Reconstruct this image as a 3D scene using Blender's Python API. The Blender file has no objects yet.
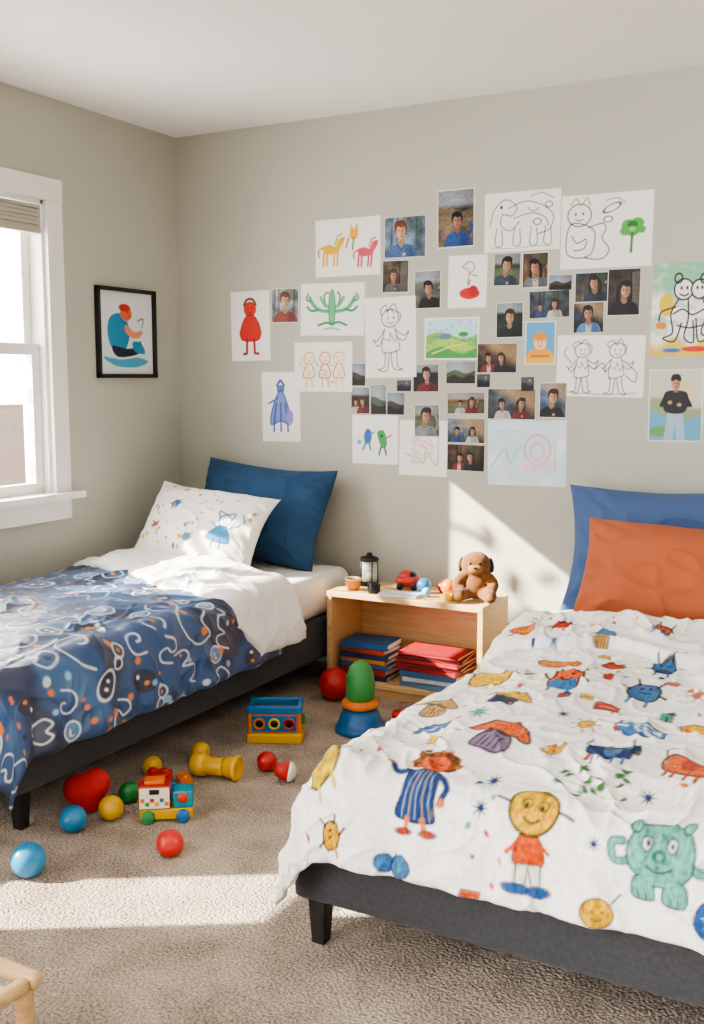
import bpy, bmesh, math, random
import numpy as np
from mathutils import Vector, Matrix, Euler
sc=bpy.context.scene
LINK=sc.collection.objects.link
# ---------------------------------------------------------------- colours
def lin(h):
    h=h.lstrip('#'); v=[int(h[i:i+2],16)/255 for i in (0,2,4)]
    return tuple(x/12.92 if x<=.04045 else ((x+.055)/1.055)**2.4 for x in v)
# ---------------------------------------------------------------- materials
def base_mat(name,rough=.6,metal=0.,spec=.5,sheen=0.):
    m=bpy.data.materials.new(name); m.use_nodes=True
    b=m.node_tree.nodes['Principled BSDF']
    b.inputs['Roughness'].default_value=rough; b.inputs['Metallic'].default_value=metal
    b.inputs['Specular IOR Level'].default_value=spec
    if sheen: b.inputs['Sheen Weight'].default_value=sheen
    return m,m.node_tree,b
def noise_mat(name,c1,c2=None,scale=20,rough=.6,bump=0.,bscale=None,metal=0.,spec=.5,sheen=0.,stretch=(1,1,1),detail=4):
    m,nt,b=base_mat(name,rough,metal,spec,sheen)
    c1=lin(c1); c2=lin(c2) if c2 else tuple(x*.88 for x in c1)
    tc=nt.nodes.new('ShaderNodeTexCoord'); mp=nt.nodes.new('ShaderNodeMapping'); mp.inputs['Scale'].default_value=stretch
    nt.links.new(tc.outputs['Object'],mp.inputs[0])
    n=nt.nodes.new('ShaderNodeTexNoise'); n.inputs['Scale'].default_value=scale; n.inputs['Detail'].default_value=detail
    nt.links.new(mp.outputs[0],n.inputs['Vector'])
    r=nt.nodes.new('ShaderNodeValToRGB'); r.color_ramp.elements[0].position=.3; r.color_ramp.elements[1].position=.7
    r.color_ramp.elements[0].color=(*c2,1); r.color_ramp.elements[1].color=(*c1,1)
    nt.links.new(n.outputs['Fac'],r.inputs[0]); nt.links.new(r.outputs[0],b.inputs['Base Color'])
    if bump:
        n2=nt.nodes.new('ShaderNodeTexNoise'); n2.inputs['Scale'].default_value=bscale or scale*4; n2.inputs['Detail'].default_value=6
        nt.links.new(mp.outputs[0],n2.inputs['Vector'])
        bp=nt.nodes.new('ShaderNodeBump'); bp.inputs['Strength'].default_value=bump; bp.inputs['Distance'].default_value=.01
        nt.links.new(n2.outputs['Fac'],bp.inputs['Height']); nt.links.new(bp.outputs[0],b.inputs['Normal'])
    return m
def attr_mat(name,rough=.85,bump=.15,bscale=600,sheen=0.,spec=.3):
    m,nt,b=base_mat(name,rough,0,spec,sheen)
    a=nt.nodes.new('ShaderNodeAttribute'); a.attribute_name='Col'
    nt.links.new(a.outputs['Color'],b.inputs['Base Color'])
    if bump:
        tc=nt.nodes.new('ShaderNodeTexCoord'); n2=nt.nodes.new('ShaderNodeTexNoise'); n2.inputs['Scale'].default_value=bscale
        nt.links.new(tc.outputs['Object'],n2.inputs['Vector'])
        bp=nt.nodes.new('ShaderNodeBump'); bp.inputs['Strength'].default_value=bump; bp.inputs['Distance'].default_value=.002
        nt.links.new(n2.outputs['Fac'],bp.inputs['Height']); nt.links.new(bp.outputs[0],b.inputs['Normal'])
    return m
_pm={}
def plastic(h,rough=.35):
    k=(h,rough)
    if k not in _pm: _pm[k]=noise_mat('plastic_'+h.strip('#'),h,None,12,rough)
    return _pm[k]
M_cloth=attr_mat('printed_cotton',.8,.03,500,.05,.2)
M_blue=attr_mat('printed_blue_cotton',.42,.03,500,.1,.8)
M_paper=attr_mat('printed_paper',.7,0)
M_photo=attr_mat('photo_paper',.45,0)
M_wood=noise_mat('light_pine','#dcb988','#c99f6b',6,.5,.1,60,stretch=(1,12,12))
M_darkfab=noise_mat('charcoal_upholstery','#454548','#363639',90,.95,.5,500,sheen=.1)
M_leg=noise_mat('black_stained_wood','#26221f','#1a1715',30,.5)
M_white=noise_mat('white_sheet','#f0ede8','#e8e4dd',8,.9,.3,60)
M_trim=noise_mat('white_trim_paint','#f1efe9','#eae7e1',5,.45)
M_black=noise_mat('black_paint','#161616','#0e0e0e',20,.4)
# ---------------------------------------------------------------- object helpers
def newobj(name,me,parent=None,label=None,cat=None,group=None,kind=None,loc=None,rot=None):
    o=bpy.data.objects.new(name,me); LINK(o)
    if parent: o.parent=parent
    if label: o['label']=label
    if cat: o['category']=cat
    if group: o['group']=group
    if kind: o['kind']=kind
    if loc is not None: o.location=loc
    if rot is not None: o.rotation_euler=rot
    return o
def mesh_from_bm(name,bm,mats,smooth=True):
    me=bpy.data.meshes.new(name); bm.normal_update(); bm.to_mesh(me); bm.free()
    for m in mats: me.materials.append(m)
    if smooth:
        me.polygons.foreach_set('use_smooth',[True]*len(me.polygons))
    return me
def bevel(o,w=.003,seg=2):
    m=o.modifiers.new('bevel','BEVEL'); m.width=w; m.segments=seg; m.limit_method='ANGLE'; m.angle_limit=math.radians(40)
    m.harden_normals=False
    return o
def b_box(bm,c,s,mi=0,rot=None):
    r=bmesh.ops.create_cube(bm,size=1)
    M=Matrix.Translation(c)@((rot.to_matrix().to_4x4()) if rot else Matrix())@Matrix.Diagonal((*s,1))
    bmesh.ops.transform(bm,matrix=M,verts=r['verts'])
    for f in {f for v in r['verts'] for f in v.link_faces}: f.material_index=mi
def b_sph(bm,c,r,sc_=(1,1,1),mi=0,u=24,v=16,rot=None):
    q=bmesh.ops.create_uvsphere(bm,u_segments=u,v_segments=v,radius=r)
    M=Matrix.Translation(c)@((rot.to_matrix().to_4x4()) if rot else Matrix())@Matrix.Diagonal((*sc_,1))
    bmesh.ops.transform(bm,matrix=M,verts=q['verts'])
    for f in {f for v in q['verts'] for f in v.link_faces}: f.material_index=mi; f.smooth=True
def b_lathe(bm,prof,c=(0,0,0),seg=32,mi=0,rot=None):
    M=Matrix.Translation(c)@((rot.to_matrix().to_4x4()) if rot else Matrix())
    rings=[]
    for r,z in prof:
        if r<1e-6: rings.append([bm.verts.new(M@Vector((0,0,z)))])
        else: rings.append([bm.verts.new(M@Vector((r*math.cos(2*math.pi*i/seg),r*math.sin(2*math.pi*i/seg),z))) for i in range(seg)])
    for a,b in zip(rings[:-1],rings[1:]):
        for i in range(seg):
            j=(i+1)%seg
            if len(a)==1 and len(b)==1: continue
            if len(a)==1: f=bm.faces.new((a[0],b[j],b[i]))
            elif len(b)==1: f=bm.faces.new((a[i],a[j],b[0]))
            else: f=bm.faces.new((a[i],a[j],b[j],b[i]))
            f.material_index=mi; f.smooth=True
def Q(fn,*a,mats,name='part',smooth=True,**k):
    bm=bmesh.new(); fn(bm,*a,**k); return mesh_from_bm(name,bm,mats,smooth)
def empty(name,loc,label,cat,group=None,rot=None):
    o=bpy.data.objects.new(name,None); o.empty_display_size=.05; LINK(o); o.location=loc; o['label']=label; o['category']=cat
    if group: o['group']=group
    if rot is not None: o.rotation_euler=rot
    return o
def box_obj(name,lo,hi,mat,bev=0,**k):
    c=[(a+b)/2 for a,b in zip(lo,hi)]; s=[b-a for a,b in zip(lo,hi)]
    me=Q(b_box,(0,0,0),s,mats=[mat],name=name,smooth=False)
    o=newobj(name,me,loc=c,**k)
    if bev: bevel(o,bev)
    return o
# ---------------------------------------------------------------- numpy noise
def perlin(x,y,seed=0):
    rng=np.random.RandomState(seed); P=rng.permutation(512); ang=rng.rand(512)*2*np.pi
    gx,gy=np.cos(ang),np.sin(ang)
    xi=np.floor(x).astype(int); yi=np.floor(y).astype(int); xf=x-xi; yf=y-yi
    def g(a,b):
        h=P[(P[(xi+a)%512]+yi+b)%512]; return gx[h]*(xf-a)+gy[h]*(yf-b)
    u=xf*xf*xf*(xf*(xf*6-15)+10); v=yf*yf*yf*(yf*(yf*6-15)+10)
    return ((g(0,0)*(1-u)+g(1,0)*u)*(1-v)+(g(0,1)*(1-u)+g(1,1)*u)*v)*1.4
def sstep(a,b,x):
    t=np.clip((x-a)/(b-a),0,1); return t*t*(3-2*t)
def ridge(n,p,e=.0008): return (1-np.sqrt(n*n+e))**p
def cloth_noise(u,v,seed,amp=1.,fine=1.):
    wx=u+.07*perlin(u*4,v*4,seed+1); wy=v+.07*perlin(u*4,v*4,seed+2)
    puff=perlin(wx*3,wy*3,seed+3)*.017+perlin(wx*6,wy*6,seed+13)*.005
    mask=.35+.65*sstep(-.3,.4,perlin(u*2.5,v*2.5,seed+5))
    m2=.2+.8*sstep(-.3,.3,perlin(u*4,v*4,seed+15))
    rd=ridge(perlin(wx*4.5+wy*1.5,wy*3.2-wx,seed+4),5)*.015*mask
    rd2=ridge(perlin(wx*7+wy*7,(wy-wx)*4,seed+6),8)*.012*mask*fine
    rd3=ridge(perlin((wx-wy)*9,(wy+wx)*4.5,seed+8),9)*.009*m2*fine
    rd4=ridge(perlin(wx*8,wy*13,seed+9),9)*.005*m2*fine
    return (puff+rd+rd2+rd3+rd4)*amp
# ---------------------------------------------------------------- paint canvas on mesh vertices
class Stamp:
    def __init__(s,cv,x,y,k,rot,R,flip,ky):
        s.cv=cv; s.i=np.nonzero((np.abs(cv.U-x)<R*k*max(1,ky))&(np.abs(cv.V-y)<R*k*ky))[0]
        a,b=cv.U[s.i]-x,(cv.V[s.i]-y)/ky; c,d=math.cos(rot),math.sin(rot)
        s.x=(a*c+b*d)/k*flip; s.y=(-a*d+b*c)/k; s.soft=cv.res/k
    def mix(s,m,c):
        if not len(s.i): return
        c=np.array(lin(c) if isinstance(c,str) else c); m=np.clip(m,0,1)[:,None]
        s.cv.C[s.i]=s.cv.C[s.i]*(1-m)+c*m
    def ell(s,cx,cy,rx,ry,c,rot=0,ol=None,ow=.06,al=1.):
        dx,dy=s.x-cx,s.y-cy; a,b=math.cos(rot),math.sin(rot)
        X,Y=dx*a+dy*b,-dx*b+dy*a
        d=(np.sqrt((X/rx)**2+(Y/ry)**2)-1)*min(rx,ry)
        if c: s.mix(np.clip(.5-d/s.soft,0,1)*al,c)
        if ol: s.mix(.5-(np.abs(d)-ow/2)/s.soft,ol)
    def seg(s,pts,closed=False):
        d=np.full(len(s.x),1e9); pp=list(pts)+([pts[0]] if closed else [])
        for (ax,ay),(bx,by) in zip(pp[:-1],pp[1:]):
            vx,vy=bx-ax,by-ay; L=vx*vx+vy*vy+1e-12
            t=np.clip(((s.x-ax)*vx+(s.y-ay)*vy)/L,0,1)
            d=np.minimum(d,np.hypot(s.x-ax-t*vx,s.y-ay-t*vy))
        return d
    def line(s,pts,w,c,closed=False,al=1.):
        s.mix(np.clip(.5-(s.seg(pts,closed)-w/2)/s.soft,0,1)*al,c)
    def poly(s,pts,c,ol=None,ow=.06,al=1.):
        ins=np.zeros(len(s.x),bool); n=len(pts)
        for i in range(n):
            (ax,ay),(bx,by)=pts[i],pts[(i+1)%n]
            if ay==by: continue
            cnd=((ay>s.y)!=(by>s.y))&(s.x<(bx-ax)*(s.y-ay)/(by-ay)+ax); ins^=cnd
        d=s.seg(pts,True); d=np.where(ins,-d,d)
        if c: s.mix(np.clip(.5-d/s.soft,0,1)*al,c)
        if ol: s.mix(.5-(np.abs(d)-ow/2)/s.soft,ol)
    def curve(s,pts,w,c,closed=False,n=6):
        s.line(smooth_pts(pts,closed,n),w,c,closed)
    def blob(s,pts,c,ol=None,ow=.06,al=1.):
        s.poly(smooth_pts(pts,True,5),c,ol,ow,al)
def smooth_pts(p,closed,n):
    out=[]; N=len(p); rng=range(N if closed else N-1)
    for i in rng:
        g=lambda k:p[k%N] if closed else p[max(0,min(N-1,k))]
        p0,p1,p2,p3=g(i-1),g(i),g(i+1),g(i+2)
        for j in range(n):
            t=j/n
            out.append(tuple(.5*((2*p1[k])+(-p0[k]+p2[k])*t+(2*p0[k]-5*p1[k]+4*p2[k]-p3[k])*t*t+(-p0[k]+3*p1[k]-3*p2[k]+p3[k])*t**3) for k in (0,1)))
    if not closed: out.append(tuple(p[-1]))
    return out
class Canvas:
    def __init__(s,U,V,base,res):
        s.U=U.ravel(); s.V=V.ravel(); s.res=res; s.C=np.tile(np.array(lin(base)),(len(s.U),1))
    def at(s,x,y,k,rot=0,R=1.6,flip=1,ky=1.): return Stamp(s,x,y,k,rot,R,flip,ky)
def grid_mesh(name,P,cols,mat,wrap=None):
    ny,nx=P.shape[:2]; me=bpy.data.meshes.new(name)
    me.vertices.add(nx*ny); me.vertices.foreach_set('co',P.reshape(-1).astype(np.float32))
    i=np.arange(ny-1)[:,None]*nx+np.arange(nx-1)[None,:]
    q=np.stack([i,i+1,i+nx+1,i+nx],-1).reshape(-1,4); F=len(q)
    me.loops.add(F*4); me.loops.foreach_set('vertex_index',q.ravel().astype(np.int32))
    me.polygons.add(F); me.polygons.foreach_set('loop_start',np.arange(0,F*4,4,dtype=np.int32)); me.polygons.foreach_set('loop_total',np.full(F,4,dtype=np.int32))
    me.update(calc_edges=True); me.polygons.foreach_set('use_smooth',np.ones(F,bool))
    if cols is not None:
        a=me.color_attributes.new('Col','FLOAT_COLOR','POINT')
        a.data.foreach_set('color',np.concatenate([np.clip(cols,0,1),np.ones((len(cols),1))],1).astype(np.float32).ravel())
    me.materials.append(mat); return me
def normals(P):
    a=np.gradient(P,axis=1); b=np.gradient(P,axis=0); n=np.cross(a,b); return n/(np.linalg.norm(n,axis=2,keepdims=True)+1e-12)

# ================================================================ SETTING
def wallmat(name,c1,c2,bump=.04): return noise_mat(name,c1,c2,1.2,.9,bump,180,spec=.2)
M_wall=wallmat('greige_wall_paint','#bdbbaf','#b9b7ab')
M_ceil=wallmat('white_ceiling_paint','#efede8','#ebe9e4')
H=2.505
W1=(-1.80,-.90,.85,2.08); W2=(-3.48,-3.04,.80,2.08)
def build_wall_left():
    bm=bmesh.new()
    ys=[-5.2,W2[0],W2[1],W1[0],W1[1],.14]
    for k in range(5):
        a,b=ys[k],ys[k+1]
        if k==1: z0,z1=W2[2],W2[3]
        elif k==3: z0,z1=W1[2],W1[3]
        else: z0=None
        if z0 is None: b_box(bm,(-.07,(a+b)/2,H/2),(.14,b-a,H))
        else:
            b_box(bm,(-.07,(a+b)/2,z0/2),(.14,b-a,z0)); b_box(bm,(-.07,(a+b)/2,(z1+H)/2),(.14,b-a,H-z1))
    newobj('wall_left',mesh_from_bm('wall_left',bm,[M_wall],False),kind='structure')
build_wall_left()
box_obj('wall_back',(0,0,0),(4.7,.14,H),M_wall,kind='structure')
box_obj('ceiling',(-.14,-5.2,H),(4.7,.14,H+.1),M_ceil,kind='structure')
# carpet
m,nt,b=base_mat('beige_carpet',.98,0,.1,.12)
tc=nt.nodes.new('ShaderNodeTexCoord')
def tex(kind,scale,**k):
    n=nt.nodes.new(kind); n.inputs['Scale'].default_value=scale; nt.links.new(tc.outputs['Object'],n.inputs['Vector']); 
    for a,v in k.items(): n.inputs[a].default_value=v
    return n
n1=tex('ShaderNodeTexNoise',140,Detail=5); n2=tex('ShaderNodeTexNoise',6,Detail=3); v1=tex('ShaderNodeTexVoronoi',105)
r=nt.nodes.new('ShaderNodeValToRGB'); r.color_ramp.elements[0].color=(*lin('#776758'),1); r.color_ramp.elements[1].color=(*lin('#d5c4b1'),1)
r.color_ramp.elements[0].position=.33; r.color_ramp.elements[1].position=.67
ad=nt.nodes.new('ShaderNodeMath'); ad.operation='MULTIPLY_ADD'; ad.inputs[1].default_value=.42
sb=nt.nodes.new('ShaderNodeMath'); sb.operation='MULTIPLY_ADD'; sb.inputs[1].default_value=.75; sb.inputs[2].default_value=-.09
nt.links.new(n1.outputs['Fac'],sb.inputs[0]); nt.links.new(n2.outputs['Fac'],ad.inputs[0]); nt.links.new(sb.outputs[0],ad.inputs[2])
nt.links.new(ad.outputs[0],r.inputs[0]); nt.links.new(r.outputs[0],b.inputs['Base Color'])
mx=nt.nodes.new('ShaderNodeMath'); mx.operation='MULTIPLY_ADD'; mx.inputs[1].default_value=-.6
nt.links.new(v1.outputs['Distance'],mx.inputs[0]); nt.links.new(n1.outputs['Fac'],mx.inputs[2])
bp=nt.nodes.new('ShaderNodeBump'); bp.inputs['Strength'].default_value=1; bp.inputs['Distance'].default_value=.010
nt.links.new(mx.outputs[0],bp.inputs['Height']); nt.links.new(bp.outputs[0],b.inputs['Normal'])
box_obj('floor',(-.14,-5.2,-.1),(4.7,.14,0),m,kind='structure')
box_obj('baseboard_back',(0,-.014,0),(4.7,0,.09),M_trim,.003,kind='structure')
box_obj('baseboard_left',(0,-5.2,0),(.014,-.014,.09),M_trim,.003,kind='structure')
# windows
M_glass=bpy.data.materials.new('window_glass'); M_glass.use_nodes=True
nt=M_glass.node_tree; nt.nodes.clear(); o_=nt.nodes.new('ShaderNodeOutputMaterial'); t_=nt.nodes.new('ShaderNodeBsdfTransparent'); g_=nt.nodes.new('ShaderNodeBsdfGlossy'); g_.inputs['Roughness'].default_value=.02
x_=nt.nodes.new('ShaderNodeMixShader'); x_.inputs[0].default_value=.04; nt.links.new(t_.outputs[0],x_.inputs[1]); nt.links.new(g_.outputs[0],x_.inputs[2]); nt.links.new(x_.outputs[0],o_.inputs[0])
M_blind=noise_mat('pale_blind_fabric','#b9b4a6','#a8a292',30,.9,stretch=(1,1,30))
def window(n,W,blind=0):
    y0,y1,z0,z1=W; root=bpy.data.objects.new('window_%d'%n,None); LINK(root); root['kind']='structure'; root.location=(0,(y0+y1)/2,z0)
    w=y1-y0; h=z1-z0; cw=.09
    bm=bmesh.new()
    b_box(bm,(.011,-w/2-cw/2,h/2),(.022,cw,h)); b_box(bm,(.011,w/2+cw/2,h/2),(.022,cw,h)); b_box(bm,(.013,0,h+cw/2),(.026,w+2*cw,cw)); 
    b_box(bm,(-.07,-w/2+.008,h/2),(.14,.016,h)); b_box(bm,(-.07,w/2-.008,h/2),(.14,.016,h)); b_box(bm,(-.07,0,h-.008),(.14,w,.016))
    newobj('casing',mesh_from_bm('casing',bm,[M_trim],False),root,kind='structure')
    bm=bmesh.new(); b_box(bm,(-.02,0,-.012),(.17,w+2*cw+.09,.028)); b_box(bm,(.011,0,-.071),(.02,w+2*cw,.09))
    newobj('window_sill',mesh_from_bm('window_sill',bm,[M_trim],False),root,kind='structure')
    for k,(a,bz,x) in enumerate(((.002,h/2+.02,-.05),(h/2-.02,h-.016,-.09))):
        bm=bmesh.new(); s=.045; x0=x
        b_box(bm,(x0,-w/2+.017+s/2,(a+bz)/2),(.035,s,bz-a)); b_box(bm,(x0,w/2-.017-s/2,(a+bz)/2),(.035,s,bz-a))
        b_box(bm,(x0,0,a+s/2),(.034,w-.034-2*s,s)); b_box(bm,(x0,0,bz-s/2),(.034,w-.034-2*s,s))
        newobj('sash',mesh_from_bm('sash',bm,[M_trim],False),root,kind='structure')
        newobj('window_pane',Q(b_box,(x0,0,(a+bz)/2),(.004,w-.1,bz-a-.08),mats=[M_glass],smooth=False),root,kind='structure')
    if blind:
        bm=bmesh.new()
        for i in range(6): b_box(bm,(-.012-.004*(i%2),0,h-.03-i*blind/6),(.024,w-.04,blind/6*.85))
        b_box(bm,(-.012,0,h-.03-blind),(.026,w-.035,.018))
        newobj('window_blind',mesh_from_bm('window_blind',bm,[M_blind],False),root,kind='structure')
window(1,W1,.10); window(2,W2,0)
bm=bmesh.new()
for i in range(9): b_box(bm,(.0+.01*(i%2),0,-.9+.26*i),(.03,12,.262))
newobj('garden_fence',mesh_from_bm('garden_fence',bm,[noise_mat('pale_fence_wood','#ffe9df','#fbdccf',5,.8,stretch=(1,.3,6))],False),loc=(-4.2,3.6,-.2),label='pale pinkish plank fence outside the window',cat='fence')
# unseen tree, added outside so its leaves break up the sunlight
tr_=empty('dapple_tree',(-1.6,-3.25,-.3),'unseen leafy tree added outside to dapple the sunlight','tree')
newobj('dapple_trunk',Q(b_lathe,[(.07,0),(.055,.9),(.045,1.8),(.02,3.1),(0,3.3)],mats=[noise_mat('bark','#5f4d3c','#43362a',12,.9,.5)]),tr_)
q=random.Random(21); bm=bmesh.new()
for i in range(40):
    cc=Vector((q.gauss(.1,.15),q.uniform(-1.5,1.6),q.uniform(1.9,3.4)))
    for j in range(6):
        c=cc+Vector((q.gauss(0,.05),q.gauss(0,.06),q.gauss(0,.05))); n=Euler((q.uniform(0,6),q.uniform(0,6),q.uniform(0,6))).to_matrix(); s=q.uniform(.05,.085)
        vs=[bm.verts.new(c+n@Vector(p)*s) for p in ((-1,0,0),(-.3,.45,.08),(.6,.4,.05),(1.1,0,0),(.6,-.4,.05),(-.3,-.45,.08))]; bm.faces.new(vs)
newobj('dapple_foliage',mesh_from_bm('dapple_foliage',bm,[noise_mat('leaf_green','#6f9a4a','#547d38',5,.6)],False),tr_,kind='stuff')
# ================================================================ CANVAS PRINTS
rnd=random.Random(5)
K='#2b2b30'
def face(s,cx,cy,r,c=K):
    s.ell(cx-r*.35,cy+r*.12,r*.1,r*.12,c); s.ell(cx+r*.35,cy+r*.12,r*.1,r*.12,c)
    s.curve([(cx-r*.35,cy-r*.35),(cx,cy-r*.5),(cx+r*.35,cy-r*.35)],r*.1,c)
def horse(s,c,d):
    s.blob([(-.6,.2),(-.2,.35),(.2,.25),(.4,.6),(.75,.7),(.7,.4),(.5,.1),(.3,-.15),(-.4,-.15)],c)
    for x in (-.5,-.3,.15,.35): s.line([(x,-.1),(x-.05,-.75)],.13,c)
    s.curve([(-.6,.2),(-.85,.0),(-.8,-.3)],.09,d); s.curve([(.2,.35),(.35,.75),(.6,.85)],.08,d); s.ell(.62,.55,.05,.05,d)
def scrib(s,c,seed,n=8,w=.035,r=.7,closed=False,ax=1.):
    q=random.Random(seed); pts=[(q.uniform(-r,r)*ax,q.uniform(-r,r)) for _ in range(n)]
    s.curve(pts,w,c,closed)
def outline_kid(s,c=K,w=.03,cx=0,k=1.,seed=1):
    q=random.Random(seed)
    P=lambda L:[(cx+a*k+q.uniform(-.025,.025),b*k+q.uniform(-.025,.025)) for a,b in L]
    s.ell(cx,.5*k,.25*k,.23*k,None,.3,c,w); face(s,cx+.02,.48*k,.23*k,c)
    s.curve(P([(-.25,.55),(-.3,.7),(-.12,.82),(-.05,.68),(.08,.86),(.2,.7),(.3,.6),(.28,.4)]),w,c)
    s.curve(P([(-.14,.25),(-.24,-.2),(-.2,-.38),(.2,-.33),(.26,-.2),(.14,.25)]),w,c); s.curve(P([(-.2,.0),(-.05,-.1),(.0,.1),(.12,-.12),(.2,.05)]),w*.8,c)
    s.curve(P([(-.18,.18),(-.42,-.08),(-.5,-.02),(-.35,-.2),(-.22,-.05)]),w,c); s.curve(P([(.18,.18),(.4,.05),(.52,.15),(.42,-.08),(.22,0)]),w,c)
    s.curve(P([(-.18,-.35),(-.2,-.78),(-.36,-.85),(-.1,-.86),(-.02,-.4)]),w,c); s.curve(P([(.03,-.4),(.1,-.82),(.34,-.86),(.22,-.75),(.18,-.35)]),w,c)
def scene_bg(s,bg1,bg2,seed):
    q=random.Random(seed)
    t=np.clip((s.y+1)/2+.3*perlin(s.x*1.1,s.y*1.1,seed),0,1)[:,None]; s.cv.C[s.i]=np.array(lin(bg2))*(1-t)+np.array(lin(bg1))*t
    n=perlin(s.x*1.9+seed,s.y*1.9,3)[:,None]; s.cv.C[s.i]*=(1+.8*n)
    k=q.randrange(5)
    if k==0: s.poly([(-1.2,.1),(-.3,.45),(.2,.2),(1.3,.5),(1.3,-.3),(-1.2,-.3)],bg2,al=.6); s.mix(sstep(.3,.55,s.y)*.75,'#b4c0ca')
    elif k==1:
        for x in (-.75,-.45,.6): s.line([(x,-1),(x+.05,1)],.12,tuple(v*.4 for v in lin(bg2)),al=.7)
        s.ell(.6,.6,.35,.3,'#4f6a44',al=.6)
    elif k==2: s.poly([(.3,-1),(.3,.8),(1.2,.9),(1.2,-1)],'#8f8a80',al=.5); s.line([(.3,-1),(.3,.9)],.05,'#2a2622')
    elif k==3: s.mix(sstep(-.1,.9,s.x*.6+s.y)*.7,'#d8b07c'); s.ell(-.6,-.5,.5,.35,bg2,al=.7)
    else: s.mix(sstep(.2,-.1,s.y)*.8,'#6f7f5c'); s.mix(sstep(.2,.5,s.y)*.6,'#c8cdd0')
def person(s,bg1,bg2,hair,skin,top,A,style=0,cx=0.,k=1.,clear=True,seed=1):
    if clear: scene_bg(s,bg1,bg2,seed)
    q=random.Random(seed*3+1); tl=q.uniform(-.14,.14); po=seed%4
    hy=lambda L:[(a+tl*(b+.4),b) for a,b in L]
    P=lambda L:[(cx+a*k,b*k-(1-k)*.6) for a,b in L]; oy=-(1-k)*.6
    H=lambda L:P(hy(L)); hx=cx+tl*.5*k
    s.blob(P([(-.72,-1.8),(-.58,-.66),(-.22,-.38),(.22,-.38),(.6,-.62),(.72,-1.8)]),top)
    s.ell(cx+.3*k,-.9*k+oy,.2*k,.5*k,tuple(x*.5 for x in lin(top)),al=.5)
    if seed%3==0: s.blob(P([(-.14,-.42),(0,-.5),(.14,-.42),(.1,-1.6),(-.12,-1.6)]),'#c9c4ba')
    if po==1: s.curve(P([(-.5,-.7),(-.55,-1.1),(-.1,-.95),(.1,-.8)]),.16*k,top); s.ell(cx+.12*k,-.78*k+oy,.08*k,.07*k,skin)
    if po==2: s.curve(P([(.5,-.65),(.72,-.3),(.62,.05)]),.15*k,top); s.ell(cx+.6*k,.12*k+oy,.07*k,.09*k,skin)
    s.poly(P([(-.1,-.1),(.1,-.1),(.14,-.4),(0,-.52),(-.14,-.4)]),tuple(x*.6 for x in lin(skin)))
    s.line(P([(-.16,-.4),(0,-.62),(.16,-.4)]),.04*k,tuple(x*.5 for x in lin(top)))
    s.ell(hx,.2*k+oy,.28*k,.34*k,hair)
    if style==1: s.blob(P([(-.28,.3),(-.36,-.35),(-.2,-.42),(-.18,.1),(.18,.1),(.2,-.42),(.36,-.35),(.28,.3)]),hair)
    s.ell(hx,.08*k+oy,.205*k,.28*k,skin)
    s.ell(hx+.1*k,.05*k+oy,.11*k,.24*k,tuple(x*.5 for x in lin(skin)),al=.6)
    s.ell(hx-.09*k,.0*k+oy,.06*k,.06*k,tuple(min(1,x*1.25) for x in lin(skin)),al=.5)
    s.blob(H([(-.23,.12),(-.15,.3),(.05,.24),(.17,.3),(.24,.12),(.25,.42),(0,.54),(-.25,.42)]),hair)
    dk=tuple(x*.25 for x in lin(skin)); sh=q.uniform(-.03,.03)*k
    s.ell(hx-.08*k+sh,.09*k+oy,.03*k,.02*k,dk); s.ell(hx+.08*k+sh,.09*k+oy,.03*k,.02*k,dk)
    s.line(H([(-.12,.14),(-.05,.15)]),.022*k,hair); s.line(H([(.05,.15),(.12,.14)]),.022*k,hair)
    s.line([(hx+sh,.06*k+oy),(hx+sh+.015*k,-.02*k+oy)],.022*k,tuple(x*.55 for x in lin(skin))); s.curve(H([(-.06,-.09),(0,-.105),(.06,-.09)]),.025*k,'#7a4238')
def photofin(s,asp,seed):
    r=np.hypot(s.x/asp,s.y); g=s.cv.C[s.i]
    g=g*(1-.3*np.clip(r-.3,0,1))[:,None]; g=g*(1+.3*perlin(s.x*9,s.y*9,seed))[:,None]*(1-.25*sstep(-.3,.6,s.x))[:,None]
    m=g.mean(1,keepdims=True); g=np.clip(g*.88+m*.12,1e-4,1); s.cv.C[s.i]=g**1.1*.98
def border(s,A,c='#e9e6df',w=.07):
    s.mix(np.where((np.abs(s.x)>A-w)|(np.abs(s.y)>1-w),1.,0.),c)
def land(s,A,c):
    sky,mid,gr=c
    t=s.y; s.mix(np.ones(len(s.x)),sky); s.mix(sstep(.15,.0,t+.15*np.sin(s.x*3)),mid); s.mix(sstep(-.25,-.4,t+.12*np.sin(s.x*4+1)),gr)
    s.ell(A*.4,.5,.16,.16,'#e9b46a',al=.5); s.ell(-A*.3,.0,.3,.12,mid,al=.6)
def d0(s,A):
    horse(s.cv.at(-.62*s.k,-.1*s.k,.66*s.k),'#e9b13c','#c98a20'); horse(s.cv.at(.76*s.k,-.25*s.k,.6*s.k),'#d9566a','#c23b4e')
    s.blob([(.1,.35),(.15,.75),(.27,.6),(.4,.8),(.42,.35),(.26,.25)],'#eab030'); s.line([(.2,-.1),(.25,.3)],.06,'#3f8f4a'); s.line([(.05,.3),(-.05,.0)],.06,'#cc4a3a')
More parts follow.
